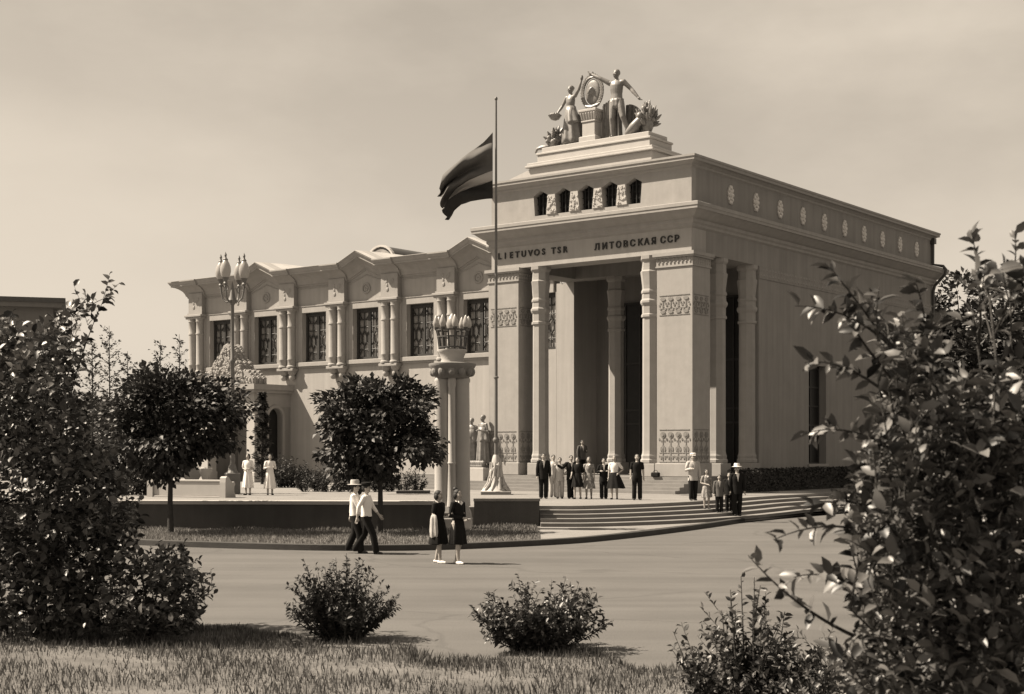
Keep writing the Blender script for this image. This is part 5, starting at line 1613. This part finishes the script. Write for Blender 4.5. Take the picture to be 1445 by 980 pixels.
# beds and low planting against the wing
def bed(i, px, py, d_, h, w_, lab, nst=16, leaf=0.12, m='leafd'):
    p = at(px, py, d_)
    return shrub((p.x, d_, PZ), h, w_, nst, leaf, lab, 'planting along the wing', m, 40 + i, 14, side=3)
BEDL = ['low leafy plant in the flower bed behind the round-crowned tree by the men']
xs = [432, 446, 462, 480, 497, 515, 533, 552, 570, 588]
for i, px in enumerate(xs):
    bed(i, px, 690, 64.5 + 0.5*math.sin(i*2.1), 0.95 + 0.25*math.sin(i*1.7), 1.1, BEDL[0])
for i, px in enumerate([395, 408, 422, 440]):
    bed(20 + i, px, 690, 72, 1.7 - 0.15*i, 1.7, 'dark rounded shrub against the wing wall beside the porch', 20, 0.15)
for i, px in enumerate([150, 168, 186, 204, 222]):
    bed(30 + i, px, 700, 60, 1.5 + 0.2*math.sin(i*3), 1.6, 'dark shrub behind the left end of the white bench', 18, 0.14)
k0, k1 = at(560, 690, 62.0), at(606, 690, 61.5)
MBk = MB().bbox(k0.x, k1.x, 61.6, 62.2, PZ, PZ + 0.13, 0.02).build('bed_edging', M['granite'])
tag(MBk, 'short dark stone edging of the flower bed near the pylon', 'edging')

# clipped hedge along the hall
hp_ = W(-0.9, 2.2, PZ)
HG = empty('hedge', (hp_.x, hp_.y, PZ), BROT, 'long dark clipped hedge at the foot of the shaded side wall', 'hedge')
n = 9000
C = np.stack([rng.uniform(-0.42, 0.42, n), rng.uniform(0, 20, n), rng.uniform(0.05, 0.95, n)], 1)
f_ = rng.integers(0, 4, n)
C[f_ == 0, 0] = rng.normal(0.42, 0.03, (f_ == 0).sum()); C[f_ == 1, 2] = rng.normal(0.95, 0.03, (f_ == 1).sum()); C[f_ == 2, 0] = rng.normal(-0.42, 0.03, (f_ == 2).sum())
L = rng.uniform(0.08, 0.15, n)
add_leaves(HG, C, rnd_dirs(n) + np.array([0.3, -0.2, 0.3]), np.array([0,0,1.0]) + rng.normal(size=(n, 3))*0.6, L, L*0.35, M['leafd'], 'leafd')
MB().box(-0.34, 0.34, 0.08, 19.9, 0.0, 0.85).build('hedge_core', M['bark'], HG)

# trees behind the hall at the right edge and beyond the left bushes
for i, (px, d_, hh, rr_, lab) in enumerate(((1352, 98, 12.8, 4.2, 'dense dark tree behind the far corner of the hall'), (1425, 104, 15.5, 5.5, 'tall dark tree behind the right-hand bush'), (1480, 96, 11, 5, 'broad tree at the far end of the terrace'))):
    p = at(px, 640, d_)
    tree('background_tree', (p.x, d_, PZ if px < 1400 else 0), hh*0.3, (0, 0, hh*0.62), (rr_, rr_, hh*0.40), 80, 7500, 0.42, lab, 'trees behind the hall', 'leafd', 60 + i, 0.22, 0.28)
LB = ['slender tree with upright shoots standing beyond the left bushes', 'broad tree far beyond the white bench']
for i, (px, d_, top, rr_, lab, nl) in enumerate(((20, 118, 540, 6, 'low far tree in front of the dull building', 6000), (95, 112, 560, 6.5, 'broad far tree beyond the left bushes', 6000), (170, 108, 575, 6, 'broad far tree beyond the white bench', 6000), (235, 104, 590, 4.5, 'far tree at the left end of the wing', 5000), (-60, 110, 520, 7, 'tall far tree left of the dull building', 6000))):
    p = at(px, 640, d_); hh = HC - (top - HZ)*d_/FPX - PZ
    tree('background_tree', (p.x, d_, PZ), hh*0.2, (0, 0, hh*0.55), (rr_, rr_, hh*0.46), 60, nl, 0.45, lab, 'trees beyond the terrace', 'leafd', 80 + i, 0.2, 0.28)
# spindly young trees with upright tops at the left
YL = ['tallest spindly young tree, with the longest leading shoot, above the tall leafy bush', 'young tree with a bushy top just beside the tallest spindly one', 'thin young tree between the tallest spindly one and the round-crowned tree', 'young tree rising behind the round-crowned tree in front of the bench', 'slender young tree with a tufted tip beside the corner of the wing', 'short young tree half hidden behind the crown in front of the bench']
for i, (px, top, d_, w_) in enumerate(((154, 460, 60, 2.2), (130, 478, 59, 1.8), (180, 496, 61, 1.5), (226, 480, 62, 1.8), (253, 472, 62, 1.3), (205, 512, 61, 1.7))):
    p = at(px, 640, d_); hh = HC - (top - HZ)*d_/FPX - PZ
    root = empty('young_tree', (p.x, d_, PZ), 0, YL[i], 'tree', 'young trees behind the bench')
    rr = random.Random(90 + i); tb = MB(); Cs = []; Ds = []; Ls = []
    tb.tube([(0,0,-0.1), (0.03,0,hh*0.5), (0,0,hh)], [0.06, 0.035, 0.008], 6)
    for k in range(34):
        z = hh*(0.22 + 0.76*k/34); a = k*2.4; ln = w_*0.55*(1 - (z/hh))**0.7 + 0.12
        e_ = Vector((ln*math.cos(a), ln*math.sin(a), z + ln*0.75)); b_ = Vector((0, 0, z))
        pts = bez(b_, (b_ + e_)/2 + Vector((0, 0, -0.05)), e_, 4); tb.tube(pts, [0.014, 0.012, 0.009, 0.006, 0.004], 4)
        for q in range(int(10 + 26*ln)):
            t = rr.random(); p_ = pts[min(int(t*4), 3)].lerp(pts[min(int(t*4), 3) + 1], t*4 % 1)
            Cs.append(p_ + Vector((rr.gauss(0,.05), rr.gauss(0,.05), rr.gauss(0,.05)))); Ds.append((math.cos(a) + rr.gauss(0,.7), math.sin(a) + rr.gauss(0,.7), 0.5 + rr.gauss(0,.5))); Ls.append(rr.uniform(0.08, 0.17))
    tb.build('trunk', M['bark'], root, smooth=True)
    C, D, L = np.array(Cs), np.array(Ds), np.array(Ls)
    add_leaves(root, C, D, np.array([0,0,1.0]) + rng.normal(size=C.shape)*0.5, L, L*0.33, M['leafd'], 'leafd', stuff='crown')

# foreground shrubs on the verge
s1, s2 = gnd(483, 903), gnd(762, 918)
shrub((s1[0], s1[1], 0), 1.05, 1.55, 70, 0.075, 'small shrub with upright feathery shoots at the road edge, below the walking men', 'shrubs on the verge', 'leafd', 21, 26, 0, side=4, rich=False)
shrub((s2[0], s2[1], 0), 0.92, 1.75, 75, 0.085, 'wide rounded glossy-leaved shrub at the road edge, below the stone block', 'shrubs on the verge', 'leaf', 22, 26, 0, side=4, lean=1.1)
shrub((2.05, 12.2, 0), 1.32, 1.25, 70, 0.075, 'tall dense shrub on the verge beside the overhanging bush', 'shrubs on the verge', 'leaf', 23, 30, 300, side=5, rich=True)
shrub((2.75, 11.6, 0), 1.05, 1.2, 36, 0.065, 'low shrub tucked under the overhanging bush', 'shrubs on the verge', 'leafn', 24, 26, 0, side=4, rich=True)

# overhanging bush on the right
blob_bush('overhanging_bush', (2.35, 6.6, 0), [(1290,520,6.3), (1372,440,6.8), (1425,400,7.0), (1260,580,6.2), (1240,650,6.0), (1330,600,6.2), (1240,720,5.8), (1400,560,6.4), (1200,860,6.0), (1320,800,5.9), (1420,760,6.2)],
    [(1235,450,20,12,4), (1270,485,32,18,12), (1315,470,18,20,5), (1385,400,10,30,3), (1432,400,20,50,7),
     (1295,540,38,32,30), (1262,590,30,32,20), (1350,600,52,56,84), (1415,610,50,80,90), (1275,660,54,46,54), (1350,700,80,66,105), (1425,720,55,110,95),
     (1220,690,22,22,8), (1240,760,44,36,34), (1315,800,70,52,90), (1400,840,76,80,100), (1245,850,42,46,30), (1320,900,86,60,110), (1405,940,80,60,90), (1310,970,105,40,70), (1225,930,34,40,14)],
    (5.7, 7.4), 0.082, 'large leafy bush with glossy leaves overhanging from the right', 'leafn', 31, per=8, tl=0.22,
    sprays=[((1310,560),(1235,430),(1122,432),6.1), ((1290,540),(1230,450),(1172,378),6.2), ((1310,520),(1310,450),(1292,398),6.3), ((1290,590),(1200,500),(1135,512),6.0), ((1280,650),(1200,590),(1138,612),6.0),
            ((1270,770),(1180,720),(1092,762),5.9), ((1260,730),(1190,690),(1128,722),6.0), ((1380,500),(1390,400),(1372,335),6.6), ((1400,480),(1440,400),(1432,330),6.8), ((1210,900),(1120,860),(1056,784),6.0), ((1280,560),(1200,470),(1196,440),6.2), ((1230,840),(1170,800),(1120,815),6.0)])
# tall bushes at the left
blob_bush('tall_bush', (-6.5, 19.6, 0), [(150,415,19.2), (95,470,19.4), (40,520,19.6), (-10,470,19.8), (100,600,19.2), (40,650,19.4), (130,690,19.0), (80,780,18.9), (-20,700,19.6), (20,850,19.2), (130,840,18.9), (60,880,18.8)],
    [(150,408,10,10,2), (122,440,14,14,4), (95,468,22,24,12), (62,500,40,36,36), (0,500,40,50,50), (85,530,30,30,26), (50,580,60,46,80), (105,600,26,24,16), (-30,600,50,90,80), (72,650,64,46,90), (30,720,84,56,110), (118,690,28,36,24), (86,780,70,46,90), (20,810,70,60,100), (-35,760,50,90,70), (130,740,30,30,24), (76,850,70,34,66), (0,880,60,30,50), (140,655,26,34,24), (150,712,34,34,36), (150,790,30,30,30), (120,840,40,40,40), (60,885,90,14,50), (-30,890,50,14,20)],
    (18.5, 20.8), 0.135, 'tall leafy bush at the left edge with an arching top branch', 'leaf', 32, per=9, tl=0.55, group='bushes at the left edge', wfac=0.32)
blob_bush('tall_bush', (-4.85, 19.0, 0), [(240,800,18.8), (172,730,19.2), (270,830,18.7), (180,820,19.0), (220,860,18.8), (190,885,18.6), (250,880,18.6)],
    [(172,745,22,34,24), (232,802,40,28,46), (266,836,22,32,26), (203,842,58,44,90), (178,876,60,26,60), (250,874,30,16,26), (298,815,8,4,1), (215,888,60,10,40)],
    (18.2, 19.9), 0.115, 'rounded bush in front of the lawn, right of the tall leafy one', 'leaf', 33, per=9, tl=0.36, group='bushes at the left edge', nparts=0, wfac=0.3)

# ------------------------------------------------------------------ grass
def grass(name, sampler, n, h0, h1, w_, label, z=0.0, lean=0.5, m='grass'):
    X, Y = sampler(n)
    h = rng.uniform(h0, h1, len(X)) * (0.6 + 0.8*(0.5 + 0.5*np.sin(X*2.3 + 1.7*np.sin(Y*1.9))*np.cos(Y*1.3)))
    a = rng.uniform(0, 2*np.pi, len(X)); b = rng.uniform(0, 2*np.pi, len(X))
    base = np.stack([X, Y, np.full(len(X), z)], 1)
    wv = np.stack([np.cos(a)*w_, np.sin(a)*w_, np.zeros(len(X))], 1)
    ln = np.stack([np.cos(b), np.sin(b), np.zeros(len(X))], 1)*(h*lean*rng.uniform(0.1, 1.0, len(X)))[:, None]
    up = np.stack([np.zeros(len(X)), np.zeros(len(X)), h], 1)
    V = np.stack([base - wv, base + wv, base + ln*0.35 + up*0.6 + wv*0.6, base + ln + up], 1).reshape(-1, 3)
    F = (np.arange(len(X))[:, None, None]*4 + np.array([[0,1,2],[0,2,3]])[None]).reshape(-1, 3)
    o = link(name, tri_mesh(name, V, F, M[m]))
    tag(o, label, 'grass', kind='stuff')
gx, gy = np.array([p[0] for p in gedge_l]), np.array([p[1] for p in gedge_l])
def verge_s(n):
    X = rng.uniform(-11, 8, n); e = np.interp(X, gx, gy)
    Y = e + 0.25*np.sin(X*3.1) + 0.15*np.sin(X*7.7) - rng.uniform(0, 1, n)**1.6*8.0
    k_ = (np.sin(X*1.9 + 2.0*np.sin(Y*0.8)) + np.sin(Y*2.7 + X*0.7) + rng.normal(0, 0.9, n)) > -0.9
    return X[k_], Y[k_]
grass('verge_grass', verge_s, 80000, 0.02, 0.13, 0.006, 'rough grass along the near road edge')
def lawn_s(n):
    X = rng.uniform(-15, 0.8, n); kx = np.array([p[0] for p in kin]); ky = np.array([p[1] for p in kin])
    lo = np.interp(X, kx, ky) + 0.05
    hi = np.where(X < -2.46, WL1.y + (X - WL1.x)*wd.y/wd.x, 46.1) - 0.05
    return X, lo + (hi - lo)*rng.uniform(0, 1, n)
grass('lawn_grass', lawn_s, 30000, 0.04, 0.12, 0.010, 'short dry grass on the lawn below the retaining wall', 0.1, m='dry')
